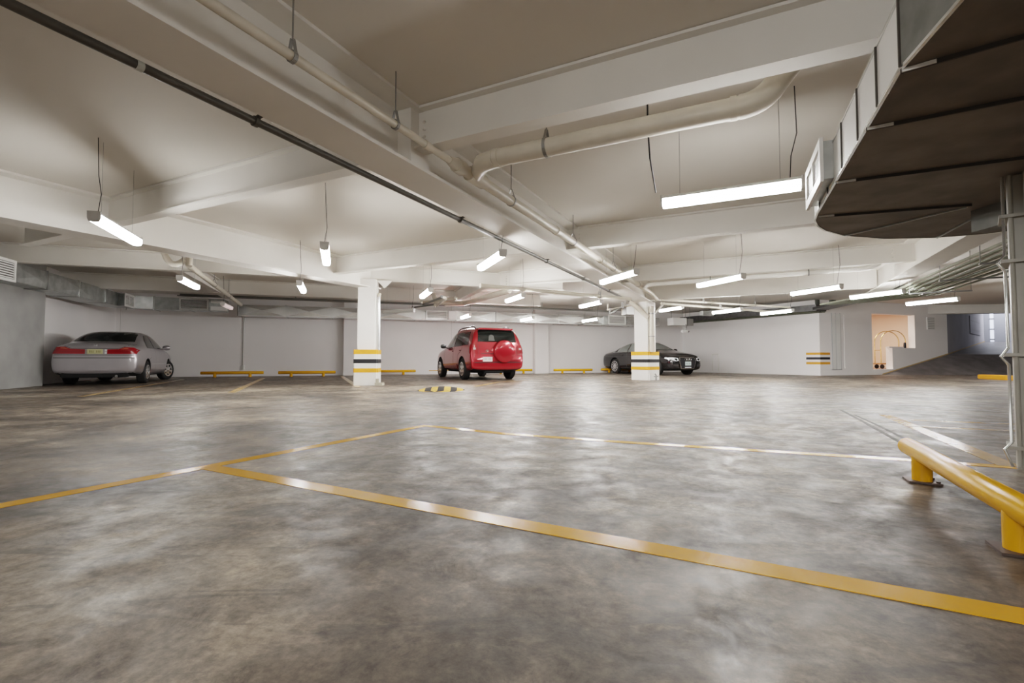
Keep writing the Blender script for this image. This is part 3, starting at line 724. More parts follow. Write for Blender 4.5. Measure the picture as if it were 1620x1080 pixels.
# cream drain pipe right of the main girder
XP, ZP = -2.73, 2.68
yj = 4.95
o_ = G(XP, -3, ZP)
jx = G(XP, yj, ZP)
gpipe('cream_drain_pipe', 'long cream drain pipe following the right side of the main girder', (o_, [
    ('pipe_thin', [G(XP, -4, ZP), G(XP, 4.10, ZP)], .034), ('pipe_reducer', [G(XP, 4.08, ZP), G(XP, 4.15, ZP), G(XP, 4.23, ZP)], [.04, .055, .072]),
    ('pipe_thick', [G(XP, 4.23, ZP), G(XP, 15.2, ZP), G(XP + .05, 15.75, ZP - .12)], .062)]), 0, M_PIPE,
    hang=[(G(XP, Y, ZP), rr, GD) for Y, rr in ((2.20, .034), (3.25, .034), (5.5, .062), (7.9, .062), (10.6, .062), (13.2, .062))],
    collars=[(G(XP, 4.27, ZP), .078, GD, .12), (G(XP, 4.62, ZP), .080, GD, .30), (G(XP, 3.7, ZP), .042, GD, .08), (G(XP, 7.1, ZP), .07, GD, .08), (G(XP, 9.6, ZP), .07, GD, .08)])
# branch pipe across, parallel to the cross beams
YB = 4.27
r_ = .088
pts = [G(XP + .02, 4.60, ZP + .01), G(XP + .12, 4.47, ZP + .01), G(XP + .25, 4.32, ZP + .01), G(XP + .44, YB, ZP + .01)]
g_ = gpipe('cream_branch_pipe', 'thick cream branch pipe hanging beneath the nearest right cross beam', (G(XP, YB, ZP), [
    ('pipe_elbow', pts, [.07, .08, .095, .095]), ('pipe_run', [G(XP + .42, YB, ZP + .01), G(-.02, YB, ZP + .01)], r_),
    ('upper_elbow', arc(G(-.06, YB, ZP + .01), G(.12, YB, ZP + .01), G(.20, YB, ZP + .14)) + [G(.30, YB, ZP + .27)], r_ + .008),
    ('pipe_run_end', [G(.28, YB, ZP + .24), G(.34, YB, ZP + .31), G(.46, YB, ZP + .34), G(3.0, YB, ZP + .34)], [.09, .085, .06, .06])]), 0, M_PIPE,
    hang=[(G(-1.74, YB, ZP + .01), r_, GX)], collars=[(G(XP + .46, YB, ZP + .01), .098, GX, .05), (G(-.10, YB, ZP + .01), .097, GX, .05)])
bm = bmesh.new(); tube(bm, [G(-.80, 4.35, SLAB), G(-.80, 4.35, ZP + .05), G(-.81, 4.5, 2.5), G(-.83, 4.9, 2.31)], .008, 6)
tag(obj('power_cable', bm, M_CABLE), 'thin dark cable dropping from the ceiling to the large tube light', 'cable')
# pipe under third cross beam right of the middle pillar
g_ = gpipe('white_pipe', 'white pipe below the third cross beam ending with an upward bend', (G(-2.5, 13, 2.62), [
    ('pipe_run', [G(XP + .1, 13.6, 2.66), G(-2.45, 13.15, 2.64), G(-2.2, 13.0, 2.63), G(2.2, 13.0, 2.66)] , .055),
    ('pipe_end', arc(G(2.2, 13, 2.66), G(2.5, 13, 2.67), G(2.6, 13, 2.85)), .055)]), 0, mat('white_pipe_paint', (.74, .72, .68), .4),
    hang=[(G(-.9, 13.0, 2.64), .055, GX), (G(1.2, 13.0, 2.65), .055, GX)])
# lateral pipe into the middle pillar
a, b_ = at(800, 455, 2.40), at(997, 473, 2.40)
d_ = (b_ - a).normalized(); a = a - d_ * .7
gpipe('lateral_pipe', 'beige pipe crossing behind the main girder into the middle pillar', (a, [('pipe_run', [a, b_], .05)]), 0, M_PIPE,
    hang=[(a.lerp(b_, .76), .05, d_)], collars=[(a.lerp(b_, .45), .058, d_, .1)])
a, b_ = at(1046, 474, 2.58), at(1250, 486, 2.58)
gpipe('lateral_pipe', 'thin white pipe running right from the middle pillar, upper of two', (a, [('pipe_run', [a, b_], .035)]), 0, M_PIPE, hang=[(a.lerp(b_, .3), .035, b_ - a), (a.lerp(b_, .7), .035, b_ - a)])
a, b_ = at(1046, 480, 2.46), at(1220, 493, 2.46)
gpipe('lateral_pipe', 'thin white pipe running right from the middle pillar, lower of two', (a, [('pipe_run', [a, b_], .04)]), 0, M_PIPE, hang=[(a.lerp(b_, .5), .04, b_ - a)])
# pipe fittings on the left beam
a = at(299, 420, 2.60); b_ = at(381, 482, 2.66)
gpipe('drain_pipe', 'cream pipe beside the beam above the far left lights', (a, [('pipe_run', [a + V((0, 0, -.0)), b_], .06), ('pipe_drop', [a + V((0, 0, .3)), a + V((0, 0, .05)), a], .065), ('trap', arc(a + V((-.45, -.1, .25)), a + V((-.3, -.1, -.15)), a + V((-.05, -.05, .12))), .06)]), 0, M_PIPE, hang=[(a.lerp(b_, .35), .06, b_ - a), (a.lerp(b_, .65), .06, b_ - a)])
# pipes above the red car
a = at(806, 459, 2.60); b_ = at(735, 480, 2.60)
gpipe('drain_pipe', 'thick cream pipe running to the wall above the red car', (a, [('pipe_run', [a, b_], .085), ('pipe_bend', [b_, b_ - WD * .5 + V((0, 0, -.02)), b_ - WD * 1.0 + V((0, 0, .02)), b_ - WD * 1.1 + V((0, 0, .3))], .085)]), 0, M_PIPE)
for k, (u0, v0, u1, v1, z, r__) in enumerate(((668, 478, 722, 472, 2.62, .045), (668, 482, 700, 470, 2.50, .04), (690, 484, 705, 472, 2.38, .045), (655, 486, 692, 481, 2.62, .035))):
    a, b_ = at(u0, v0, z), at(u1, v1, z); bm = bmesh.new(); tube(bm, [a + V((.0, -.25, .0)), a, b_, b_ + V((0, -.2, .0))], r__, 8)
    tag(obj('service_pipe', bm, M_PIPE if k % 2 == 0 else M_GREYM, smooth=40), 'bent service pipe in the tangle above the red car', 'pipe', 'tangled service pipes above the red car')
for k, (u0, v0, u1, v1, z, r__) in enumerate(((962, 490, 1003, 482, 2.6, .04), (965, 496, 985, 486, 2.55, .05), (985, 498, 1004, 492, 2.5, .045))):
    a, b_ = at(u0, v0, z), at(u1, v1, z); bm = bmesh.new(); tube(bm, [a + V((0, 0, .25)), a, b_, b_ + V((0, 0, .2))], r__, 8)
    tag(obj('service_pipe', bm, M_PIPE if k % 2 == 0 else M_GREYM, smooth=40), 'bent service pipe in the cluster left of the middle pillar', 'pipe', 'service pipes left of the middle pillar')
hang_box('valve_box', 994, 490, 2.55, .35, .3, .4, radians(20), M_GREYM, 'dark box among the pipes left of the middle pillar')

# ------------------------------------------------------------------ green conduit bundle
def bundle():
    N = 16
    for k in range(N):
        X = 3.46 + k * .062; z = 2.42 - (k % 3) * .045 - k * .004
        r__ = .030 if k % 4 == 0 else .023
        far = G(X * .93 + .1, 15.5, z); end = G(2.1 + k * .07, 19.3, 2.52)
        bm = bmesh.new(); tube(bm, [G(X, 1.2, z), G(X, 9, z), far, end], r__, 7)
        tag(obj('metal_conduit', bm, M_GREENL if k % 3 == 0 else M_GREENC, smooth=50), 'greenish metal conduit in the bundle sloping down from the right edge', 'conduit', 'green conduits under the right girder')
    for Y in (4.5, 6.5, 8.4, 10.5, 12.4, 14.5):
        t = thing('conduit_trapeze', 'metal trapeze bracket carrying the green conduits', 'bracket', G(3.9425, Y, 2.238), -TH, 'brackets carrying the green conduits')
        bm = bmesh.new(); box(bm, (-.575, -.02, -.03), (.575, .02, .0)); obj('cross_bar', bm, M_GREYM, t)
        for s in (-1, 1):
            bm = bmesh.new(); tube(bm, [(s * .5575, 0, 0), (s * .5575, 0, SLAB - 2.2385)], .008, 5); obj('rod', bm, M_GREYM, t)
bundle()
# ------------------------------------------------------------------ foreground right pillar wrapped in conduits
FP = V((3.12, 2.90))
fp = thing('conduit_pillar', 'grey white post wrapped in vertical conduits at the right edge', 'post', (FP.x, FP.y, 0), radians(-44))
fp['kind'] = 'thing'
bm = bmesh.new(); box(bm, (-.09, -.09, 0), (.11, .11, 1.758)); bmesh.ops.bevel(bm, geom=[e for e in bm.edges if abs(e.verts[0].co.z - e.verts[1].co.z) > .1], offset=.015, segments=2, affect='EDGES'); obj('post_core', bm, M_CONDW, fp, smooth=40)
q = Matrix.Rotation(radians(44), 4, 'Z')
for k, (x, y, r__) in enumerate(((-.155, .0, .008), (-.13, -.02, .012), (-.085, -.10, .035), (-.025, -.125, .020), (.02, -.13, .014), (.055, -.13, .017), (.10, -.12, .02), (.14, -.10, .014))):
    bm = bmesh.new(); pts = [q @ V((x, y, z)) for z in (.02, .9, 1.757)]
    if k in (0, 5):
        pts = []
        for z in (.02, .12, .16, .62, .67, .72, 1.18, 1.23, 1.28, 1.757):
            off = -.045 if z in (.67, 1.23, .12) else 0
            pts.append(q @ V((x + off, y, z)))
    tube(bm, pts, r__, 10); obj('conduit', bm, M_CONDW if k % 3 else M_GALVL, fp, smooth=50)
for z in (.12, .67, 1.23, 1.5):
    bm = bmesh.new(); box(bm, (-.13, -.13, z), (.15, .12, z + .02)); obj('strap', bm, M_CONDW, fp)
# ------------------------------------------------------------------ floor paint
def paint_mat(name, col, wear):
    m = bpy.data.materials.new(name); m.use_nodes = True; nt = m.node_tree; b = nt.nodes['Principled BSDF']
    tc = nt.nodes.new('ShaderNodeTexCoord'); n = nt.nodes.new('ShaderNodeTexNoise'); n.inputs['Scale'].default_value = 7; n.inputs['Detail'].default_value = 10; n.inputs['Roughness'].default_value = .7
    nt.links.new(tc.outputs['Object'], n.inputs['Vector'])
    r = nt.nodes.new('ShaderNodeValToRGB'); e = r.color_ramp.elements; e[0].position = .28; e[0].color = (*[c * (1 - wear) + .12 * wear for c in col], 1); e[1].position = .5; e[1].color = (*col, 1)
    nt.links.new(n.outputs['Fac'], r.inputs['Fac']); nt.links.new(r.outputs['Color'], b.inputs['Base Color'])
    mr = nt.nodes.new('ShaderNodeMapRange'); mr.inputs['To Min'].default_value = .06; mr.inputs['To Max'].default_value = .34; b.inputs['Specular IOR Level'].default_value = .30
    nt.links.new(n.outputs['Fac'], mr.inputs['Value']); nt.links.new(mr.outputs['Result'], b.inputs['Roughness'])
    bp = nt.nodes.new('ShaderNodeBump'); bp.inputs['Strength'].default_value = .2; bp.inputs['Distance'].default_value = .003; nt.links.new(n.outputs['Fac'], bp.inputs['Height']); nt.links.new(bp.outputs['Normal'], b.inputs['Normal'])
    return m
M_LINE = paint_mat('floor_line_yellow', (.70, .34, .008), .12)
M_LINEF = paint_mat('floor_line_faded', (.46, .29, .10), .6)
M_LINEP = paint_mat('floor_line_pale', (.34, .30, .23), .6)
def line(pts, w, m, label, h=.0015):
    bm = bmesh.new(); P = [V(p[:2]) for p in pts]; prev = None
    for i in range(len(P) - 1):
        d = (P[i + 1] - P[i]).normalized(); n = V((-d.y, d.x)) * w / 2
        q = [P[i] - n, P[i + 1] - n, P[i + 1] + n, P[i] + n]
        vs = [bm.verts.new((*p, h)) for p in q]; vb = [bm.verts.new((*p, .0002)) for p in q]
        bm.faces.new(vs)
        for k in range(4): bm.faces.new((vb[k], vb[(k + 1) % 4], vs[(k + 1) % 4], vs[k]))
    return tag(obj('parking_line', bm, m), label, 'floor line')
def A(u, v): return at(u, v).xy
def ext(p, q, a, b):
    d = (q - p).normalized(); return p - d * a, q + d * b
K1 = A(326, 738); K2 = A(672, 673)
p, q = ext(A(0, 800), K2, 1.2, .05); line([p, q], .10, M_LINE, 'long yellow line from the lower left edge to the far bay corner')
p, q = ext(K1, A(1620, 975), -.02, 1.0); line([p, q], .105, M_LINE, 'wide yellow line sweeping from centre left to the lower right corner', .002)
line([K2, A(800, 686), A(1000, 700), A(1430, 727), A(1604, 739)], .10, M_LINE, 'yellow line from the far bay corner to the foot of the right post', .0018)
line([A(1400, 656), A(1600, 738)], .12, M_LINEF, 'faded yellow line meeting the right post from behind the yellow barrier', .0022)
line([A(1440, 664), A(1640, 672)], .09, M_LINEF, 'faint upper yellow line left of the right post')
line([A(1440, 674), A(1640, 683)], .08, M_LINEF, 'faint lower yellow line left of the right post')
line([A(366, 621), A(417, 598)], .14, M_LINEF, 'yellow bay line between the first and second wall barriers')
line([A(540, 594.5), A(566, 612)], .14, M_LINEF, 'yellow bay line running to the left pillar')
line([A(128, 627), A(290, 600)], .10, M_LINEF, 'thin yellow bay line right of the silver sedan')
line([A(0, 627), A(240, 625), A(600, 615), A(665, 611)], .06, M_LINEP, 'long pale worn line across the mouth of the left bays')
line([A(752, 611), A(790, 604), A(838, 601)], .10, M_LINEF, 'patchy orange line behind the red car')
line([A(1131, 607), A(1193, 607)], .20, M_LINEP, 'pale patch strip on the floor right of the middle pillar')
M_SKID = mat('skid_rubber', (.035, .031, .028), .6, noise=.6, nscale=12, col2=(.10, .088, .076))
line([A(1330, 648), A(1368, 668), A(1420, 697), A(1500, 738)], .035, M_SKID, 'dark tyre mark trailing to the end of the large yellow barrier, left of a twin', .0012)
line([A(1352, 656), A(1392, 674), A(1450, 703), A(1540, 750)], .03, M_SKID, 'dark tyre mark trailing to the large yellow barrier, right of its twin', .0012)
# speed bump
c = (A(662, 617) + A(735, 617)) / 2
L = (A(735, 617) - A(662, 617)).length
sb = thing('speed_bump', 'low striped yellow and black speed bump in front of the red car', 'speed bump', (c.x, c.y, 0), -radians(3))
M_BUMPY = mat('bump_yellow', (.62, .38, .09), .85, spec=.15, noise=.3, nscale=9); M_BUMPK = mat('bump_rubber', (.045, .042, .04), .9, spec=.1)
HX, HY, HZ = L / 2, .66, .075
def hump(t0, t1, m, name):
    bm = bmesh.new(); rows = []
    for i in range(4):
        row = []
        for j in range(13):
            b = -1 + 2 * j / 12; half = sqrt(max(0, 1 - b * b)); a = (t0 + (t1 - t0) * i / 3) + .22 * b * -1
            a = max(-half, min(half, a)); r2 = a * a + b * b
            row.append(bm.verts.new((a * HX, b * HY, .002 + HZ * max(0, 1 - r2) ** .8)))
        rows.append(row)
    for i in range(3):
        for j in range(12): bm.faces.new((rows[i][j], rows[i + 1][j], rows[i + 1][j + 1], rows[i][j + 1]))
    bmesh.ops.remove_doubles(bm, verts=bm.verts, dist=.0005)
    obj(name, bm, m, sb, smooth=60)
N = 9
for k in range(N):
    hump(-1.22 + 2.44 * k / N, -1.22 + 2.44 * (k + 1) / N, M_BUMPY if k % 2 else M_BUMPK, 'yellow_segment' if k % 2 else 'black_segment')
# yellow barriers (wheel stops)
def stop(loc, rz, L, legs, label, R=.047, za=.15):
    t = thing('wheel_stop', label, 'barrier', (loc[0], loc[1], 0), rz)
    t['group'] = 'yellow wheel stops'
    bm = bmesh.new(); tube(bm, [(0, 0, za), (.012, 0, za), (L - .012, 0, za), (L, 0, za)], [R * .8, R, R, R * .8], 20); obj('rail', bm, M_YPIPE, t, smooth=50)
    for x in legs:
        bm = bmesh.new(); tube(bm, [(x, 0, .008), (x, 0, za - .01)], R * .95, 16); obj('leg', bm, M_YPIPE, t, smooth=50)
        bm = bmesh.new(); box(bm, (x - .065, -.07, 0), (x + .065, .07, .009)); 
        for sx in (-.06, .06): lathe(bm, [(.01, 0), (.01, .008)], 6, Matrix.Translation((x + sx * .8, .055, .017)) @ Matrix.Rotation(-pi / 2, 4, 'X'))
        obj('base_plate', bm, mat('rusty_plate', (.13, .10, .09), .5, metal=.5), t)
    return t
gx = at(1466, 757).xy; gd = GD.xy
st = V((2.31, 2.86))
stop(st, atan2(-gd.y, -gd.x), 1.62, (.27, 1.33), 'large yellow pipe barrier in the right foreground')
wz = atan2(WD.y, WD.x)
for (u, v, u2, lab) in ((317, 597.3, 417, 'yellow barrier by the wall just right of the socket conduit'), (440, 596.4, 531, 'yellow barrier by the wall left of the left pillar'),
                     (566, 593.6, 660, 'yellow barrier emerging right of the left pillar'), (678, 592, 760, 'yellow barrier hidden mostly by the red car front wheel'),
                     (778, 591.5, 842, 'yellow barrier just right of the red car'), (876, 591, 937, 'yellow barrier on its own left of the black car'),
                     (951, 589.5, 1008, 'yellow barrier behind the rear wheel of the black car')):
    p0 = A(u, v); q0 = p0.copy()
    d = ray(u2, 590); t_ = (p0.x * d.y - p0.y * d.x) / (WD.y * d.x - WD.x * d.y) * 1.0
    Lw = max(1.7, min(2.4, t_))
    stop(p0, wz, Lw, (Lw * .22, Lw * .78), lab, .055, .17)
a, b_ = A(1546, 599), A(1630, 603)
bm = bmesh.new(); d = (b_ - a).normalized(); n = V((-d.y, d.x)); prism(bm, [a, b_, b_ + n * .25, a + n * .25], 0, .15); bmesh.ops.bevel(bm, geom=bm.edges[:], offset=.02, segments=2, affect='EDGES')
tag(obj('kerb_block', bm, M_YEL), 'raised yellow kerb block at the foot of the ramp by the right post', 'kerb')

# ------------------------------------------------------------------ luggage cart in the lobby
p = at(1404, 583.5, .25)
ct = thing('luggage_cart', 'brass birdcage luggage cart standing in the peach lobby', 'cart', (17.52, 22.5, .24), radians(-12))
bm = bmesh.new(); box(bm, (-.55, -.30, .20), (.55, .30, .26)); obj('deck', bm, M_RED, ct)
bm = bmesh.new()
for y in (-.30, .30): tube(bm, [(-.57, y, .23), (.57, y, .23)], .02, 8)
for x in (-.57, .57): tube(bm, [(x, -.30, .23), (x, .30, .23)], .02, 8)
obj('deck_rail', bm, M_BRASS, ct, smooth=50)
for y in (-.27, .27):
    bm = bmesh.new(); pts = [(-.5, y, .24), (-.5, y, 1.25)] + [(-.5 * cos(t), y * (1 - .0 * sin(t)), 1.25 + .5 * sin(t)) for t in [pi * k / 12 for k in range(1, 12)]] + [(.5, y, 1.25), (.5, y, .24)]
    tube(bm, pts, .019, 8); obj('hoop', bm, M_BRASS, ct, smooth=60)
bm = bmesh.new(); tube(bm, [(0, -.27, 1.74), (0, .27, 1.74)], .016, 8); tube(bm, [(-.5, -.27, .85), (-.5, .27, .85)], .014, 8); obj('hanging_rail', bm, M_BRASS, ct, smooth=50)
for x in (-.45, .45):
    for y in (-.24, .24):
        bm = bmesh.new(); lathe(bm, [(.09, -.02), (.10, 0), (.09, .02)], 14, Matrix.Translation((x, y, .10))); obj('wheel', bm, M_BLK, ct, smooth=40)
bm = bmesh.new(); box(bm, (-.16, -.07, 0), (.16, .07, .42)); bmesh.ops.bevel(bm, geom=bm.edges[:], offset=.02, segments=2, affect='EDGES')
p = ML @ V((S1 + 1.0, .14, 1.18)); bm.free()
bm = bmesh.new(); lathe(bm, [(.05, 0), (.055, .04), (.05, .22), (.03, .25)], 12, Matrix.Rotation(pi / 2, 4, 'X'))
o = obj('flask', bm, M_BLK, smooth=40); o.location = p; tag(o, 'small dark bottle standing on the lobby half wall', 'bottle')
bm = bmesh.new(); box(bm, (-.45, -.08, 0), (.45, .08, .05)); o = obj('folded_cloth', bm, M_WALL); bmesh_ = None
o.location = ML @ V((S1 + .35, .14, 1.183)); o.rotation_euler = (0, 0, atan2(ld.y, ld.x)); tag(o, 'flat pale folded cloth lying on the lobby half wall', 'cloth')
# lobby light
ld_ = bpy.data.lights.new('lobby_lamp', 'AREA'); ld_.energy = 48; ld_.color = (1, .88, .76); ld_.size = 1.2
lo = bpy.data.objects.new('lobby_lamp', ld_); COL.objects.link(lo); lo.location = ML @ V((S0 + .9, 1.6, 2.86))
rl = bpy.data.lights.new('ramp_fill', 'AREA'); rl.energy = 65; rl.color = (.9, .92, 1); rl.size = 2.5  # added fill that brightens the ramp; no fitting stands here
ro = bpy.data.objects.new('ramp_fill', rl); COL.objects.link(ro); ro.location = (31, 29, 4.2)
# ------------------------------------------------------------------ cars
def carpaint(name, col, metal, rough=.28):
    m = mat(name, col, rough, metal=metal, coat=.8, noise=.04, nscale=3); return m
M_GLASS = mat('tinted_glass', (.010, .014, .013), .06, spec=.45)
M_GLASSL = mat('glass_seen_through', (.22, .24, .23), .08, coat=.5)
M_TYRE = mat('tyre_rubber', (.018, .018, .018), .75)
M_RIM = mat('alloy_rim', (.62, .62, .62), .25, metal=.85)
M_RIMD = mat('rim_shadow', (.05, .05, .05), .6)
M_TAIL = mat('tail_light_red', (.26, .006, .012), .15, coat=.6)
M_TAILD = mat('tail_light_dark_red', (.16, .006, .01), .12, coat=1)
M_AMBER = mat('tail_light_amber', (.42, .10, .06), .2, coat=.5)
M_CLEAR = mat('lamp_clear', (.75, .78, .80), .1, coat=1)
M_CHROME = mat('chrome', (.78, .78, .78), .12, metal=1)
M_TRIM = mat('black_trim', (.02, .02, .02), .45)
M_UNDER = mat('underbody', (.012, .012, .012), .9)
def plate_mat(name, col, ink):
    mat(name + '_ink', ink, .5); return mat(name, col, .4)
def plate_marks(parent, plate_name, x, y, z, w_, h_, face):
    bm = bmesh.new(); n_ = 7
    for k in range(n_):
        if k == 3: continue
        c = y - w_ / 2 + w_ * (k + .5) / n_
        box(bm, (x - .002, c - w_ / n_ * .28, z - h_ / 2), (x + .002, c + w_ / n_ * .28, z + h_ / 2))
    obj('plate_marking', bm, MATS[plate_name + '_ink'], parent)
def lerp(a, b, t): return a + (b - a) * t
def car_body(stations, paint, parent, wheels, rw):
    bm = bmesh.new(); rings = []
    for x, w, zb, zs, zt, wt in stations:
        sh = .955 * w; dz = zt - zs
        half = [(0, zb), (.6 * w, zb), (.9 * w, zb + .02), (.98 * w, zb + .12 * min(1, (zs - zb) / .6)), (w, lerp(zb, zs, .55)), (.99 * w, zs - .10 * min(1, (zs - zb) / .6)), (sh, zs),
                (lerp(sh, wt, .5), zs + dz * .48), (wt, zt - min(.07, .35 * dz)), (.74 * wt, zt - .012), (0, zt)]
        ring = [bm.verts.new((x, -y, z)) for y, z in half] + [bm.verts.new((x, y, z)) for y, z in half[-2:0:-1]]
        rings.append(ring)
    n = len(rings[0])
    for i in range(len(rings) - 1):
        for k in range(n): bm.faces.new((rings[i][k], rings[i + 1][k], rings[i + 1][(k + 1) % n], rings[i][(k + 1) % n]))
    def cap(ring, flip):        # quads across from side to side
        for k in range(n // 2):
            a, b_, c, d = ring[k], ring[k + 1], ring[(n - k - 1) % n], ring[(n - k) % n]
            vs = [a, b_, c, d]; vs = list(dict.fromkeys(vs))
            if len(vs) > 2: bm.faces.new(vs if flip else vs[::-1])
    cap(rings[0], True); cap(rings[-1], False)
    bmesh.ops.recalc_face_normals(bm, faces=bm.faces)
    me = bpy.data.meshes.new('tmp'); bm.to_mesh(me); bm.free()
    o = bpy.data.objects.new('tmp', me); COL.objects.link(o)
    md = o.modifiers.new('s', 'SUBSURF'); md.levels = 2; md.render_levels = 2
    dg = bpy.context.evaluated_depsgraph_get(); me2 = bpy.data.meshes.new_from_object(o.evaluated_get(dg))
    bmx = bmesh.new(); bmx.from_mesh(me2); bvh = BVHTree.FromBMesh(bmx); bmx.free()
    o.modifiers.clear(); o.data = me2
    me2.materials.clear(); me2.materials.append(paint); me2.materials.append(M_UNDER)
    for p in me2.polygons: p.material_index = 1 if p.normal.z < -.75 else 0
    # cut the wheel arches
    cut = bmesh.new()
    for wx, wy in wheels:
        for s in (-1, 1): lathe(cut, [(rw + .055, s * (wy - .30)), (rw + .055, s * (wy + .5))], 32, Matrix.Translation((wx, 0, rw + .01)), 1)
    bmesh.ops.recalc_face_normals(cut, faces=cut.faces)
    mc = bpy.data.meshes.new('cut'); cut.to_mesh(mc); cut.free(); mc.materials.append(paint); mc.materials.append(M_UNDER)
    oc = bpy.data.objects.new('cut', mc); COL.objects.link(oc)
    b = o.modifiers.new('b', 'BOOLEAN'); b.object = oc; b.operation = 'DIFFERENCE'; b.solver = 'EXACT'
    try: b.material_mode = 'TRANSFER'
    except Exception: pass
    dg = bpy.context.evaluated_depsgraph_get(); me3 = bpy.data.meshes.new_from_object(o.evaluated_get(dg))
    for ob in (o, oc): bpy.data.objects.remove(ob)
    for p in me3.polygons: p.use_smooth = True
    me3.set_sharp_from_angle(angle=radians(38))
    body = bpy.data.objects.new('car_body', me3); COL.objects.link(body); body.parent = parent
    return body, bvh
def patch(name, bvh, poly, mode, m, parent, off=.007, bevel=None, maxe=.09):
    bm = bmesh.new(); bm.faces.new([bm.verts.new((a, b, 0)) for a, b in poly])
    bmesh.ops.triangulate(bm, faces=bm.faces[:])
    for _ in range(6):
        long = [e for e in bm.edges if e.calc_length() > maxe]
        if not long: break
        bmesh.ops.subdivide_edges(bm, edges=long, cuts=1); bmesh.ops.triangulate(bm, faces=[f for f in bm.faces if len(f.verts) > 3])
    for v in bm.verts:
        a, b = v.co.x, v.co.y
        if mode in ('R', 'L'):
            s = 1 if mode == 'L' else -1; o, d = V((a, s * 4, b)), V((0, -s, 0))
        elif mode == 'B': o, d = V((-6, a, b)), V((1, 0, 0))
        else: o, d = V((8, a, b)), V((-1, 0, 0))
        loc, nor, idx, dist = bvh.ray_cast(o, d)
        if loc is None: loc, nor, idx, dist = bvh.find_nearest(o + d * 5 if mode in 'BF' else V((a, (1 if mode == 'L' else -1) * .8, b)))
        if nor.dot(d) > 0: nor = -nor
        v.co = loc + nor * off
    bmesh.ops.recalc_face_normals(bm, faces=bm.faces)
    # give it a small thickness towards the body
    return obj(name, bm, m, parent, smooth=60)
def strip(pts, w):                          # thin ribbon polygon along a 2-D polyline
    P = [V(p) for p in pts]; l, r = [], []
    for i, p in enumerate(P):
        d = (P[min(i + 1, len(P) - 1)] - P[max(i - 1, 0)]).normalized(); n = V((-d.y, d.x)) * w / 2; l.append(p + n); r.append(p - n)
    return [tuple(x) for x in l + r[::-1]]
def wheel(parent, x, side, wy, r, rim, n_sp, steer=0, sp_w=.05):
    w_ = .20; t = bpy.data.objects.new('wheel', None); COL.objects.link(t); t.parent = parent; t.empty_display_size = .1
    t.location = (x, side * (wy - w_ / 2), r); t.rotation_euler = (0, 0, steer)
    bm = bmesh.new(); lathe(bm, [(rim - .03, -.09), (rim + .01, -.098), (r - .025, -.10), (r, -.075), (r, .075), (r - .025, .10), (rim + .01, .098), (rim - .03, .09)], 36); obj('tyre', bm, M_TYRE, t, smooth=40)
    S = Matrix.Scale(-1, 4, V((0, 1, 0))) if side < 0 else Matrix.Identity(4)
    bm = bmesh.new()
    lathe(bm, [(rim, .05), (rim, .105), (rim - .025, .104), (rim - .03, .06)], 32, S); lathe(bm, [(.055, .05), (.055, .10), (.03, .108)], 16, S)
    for k in range(n_sp):
        a = 2 * pi * k / n_sp
        M = S @ Matrix.Rotation(a, 4, 'Y'); vs = []
        for (rad, hw, y) in ((.03, sp_w * .75, .098), (rim - .015, sp_w * .5, .094)):
            for s, yy in ((-1, y), (1, y), (1, y - .03), (-1, y - .03)): vs.append(bm.verts.new(M @ V((s * hw, yy, rad))))
        for f in ((0, 1, 2, 3), (7, 6, 5, 4), (0, 4, 5, 1), (1, 5, 6, 2), (2, 6, 7, 3), (3, 7, 4, 0)): bm.faces.new([vs[i] for i in f])
    obj('rim', bm, M_RIM, t, smooth=30)
    bm = bmesh.new(); lathe(bm, [(rim - .01, .0), (rim - .01, .055)], 24, S); obj('brake_shadow', bm, M_RIMD, t)
    return t
def mirror(parent, x, side, y, z, m):
    bm = bmesh.new(); s = side
    lathe(bm, [(.05, -.10), (.075, -.07), (.08, 0), (.07, .06), (.045, .09)], 12, Matrix.Translation((x, s * (y + .13), z)) @ Matrix.Scale(.75, 4, V((1, 0, 0))))
    tube(bm, [(x + .02, s * (y - .04), z - .06), (x + .01, s * (y + .08), z - .03)], .022, 8)
    obj('mirror', bm, m, parent, smooth=40)
def flatbox(name, parent, x, y, z, sx, sy, sz, m, bev=.01, rot=None):
    bm = bmesh.new(); box(bm, (-sx / 2, -sy / 2, -sz / 2), (sx / 2, sy / 2, sz / 2)); bmesh.ops.bevel(bm, geom=bm.edges[:], offset=bev, segments=2, affect='EDGES')
    M = Matrix.Translation((x, y, z)) @ (rot or Matrix.Identity(4)); bm.transform(M); return obj(name, bm, m, parent, smooth=40)
def surfx(bvh, y, z, mode='B'):
    o, d = (V((-6, y, z)), V((1, 0, 0))) if mode == 'B' else (V((8, y, z)), V((-1, 0, 0)))
    h = bvh.ray_cast(o, d); return h[0].x if h[0] else (-1 if mode == 'B' else 3.7)
def doors(bvh, parent, lines, handles, paint, seam):
    for side in ('L', 'R'):
        for i, pl_ in enumerate(lines): patch('door_seam', bvh, strip(pl_, .010), side, M_TRIM if seam is None else seam, parent, .003, maxe=.12)
        for (x, z) in handles:
            patch('door_handle', bvh, [(x - .09, z - .014), (x + .09, z - .014), (x + .09, z + .014), (x - .09, z + .014)], side, paint, parent, .028)

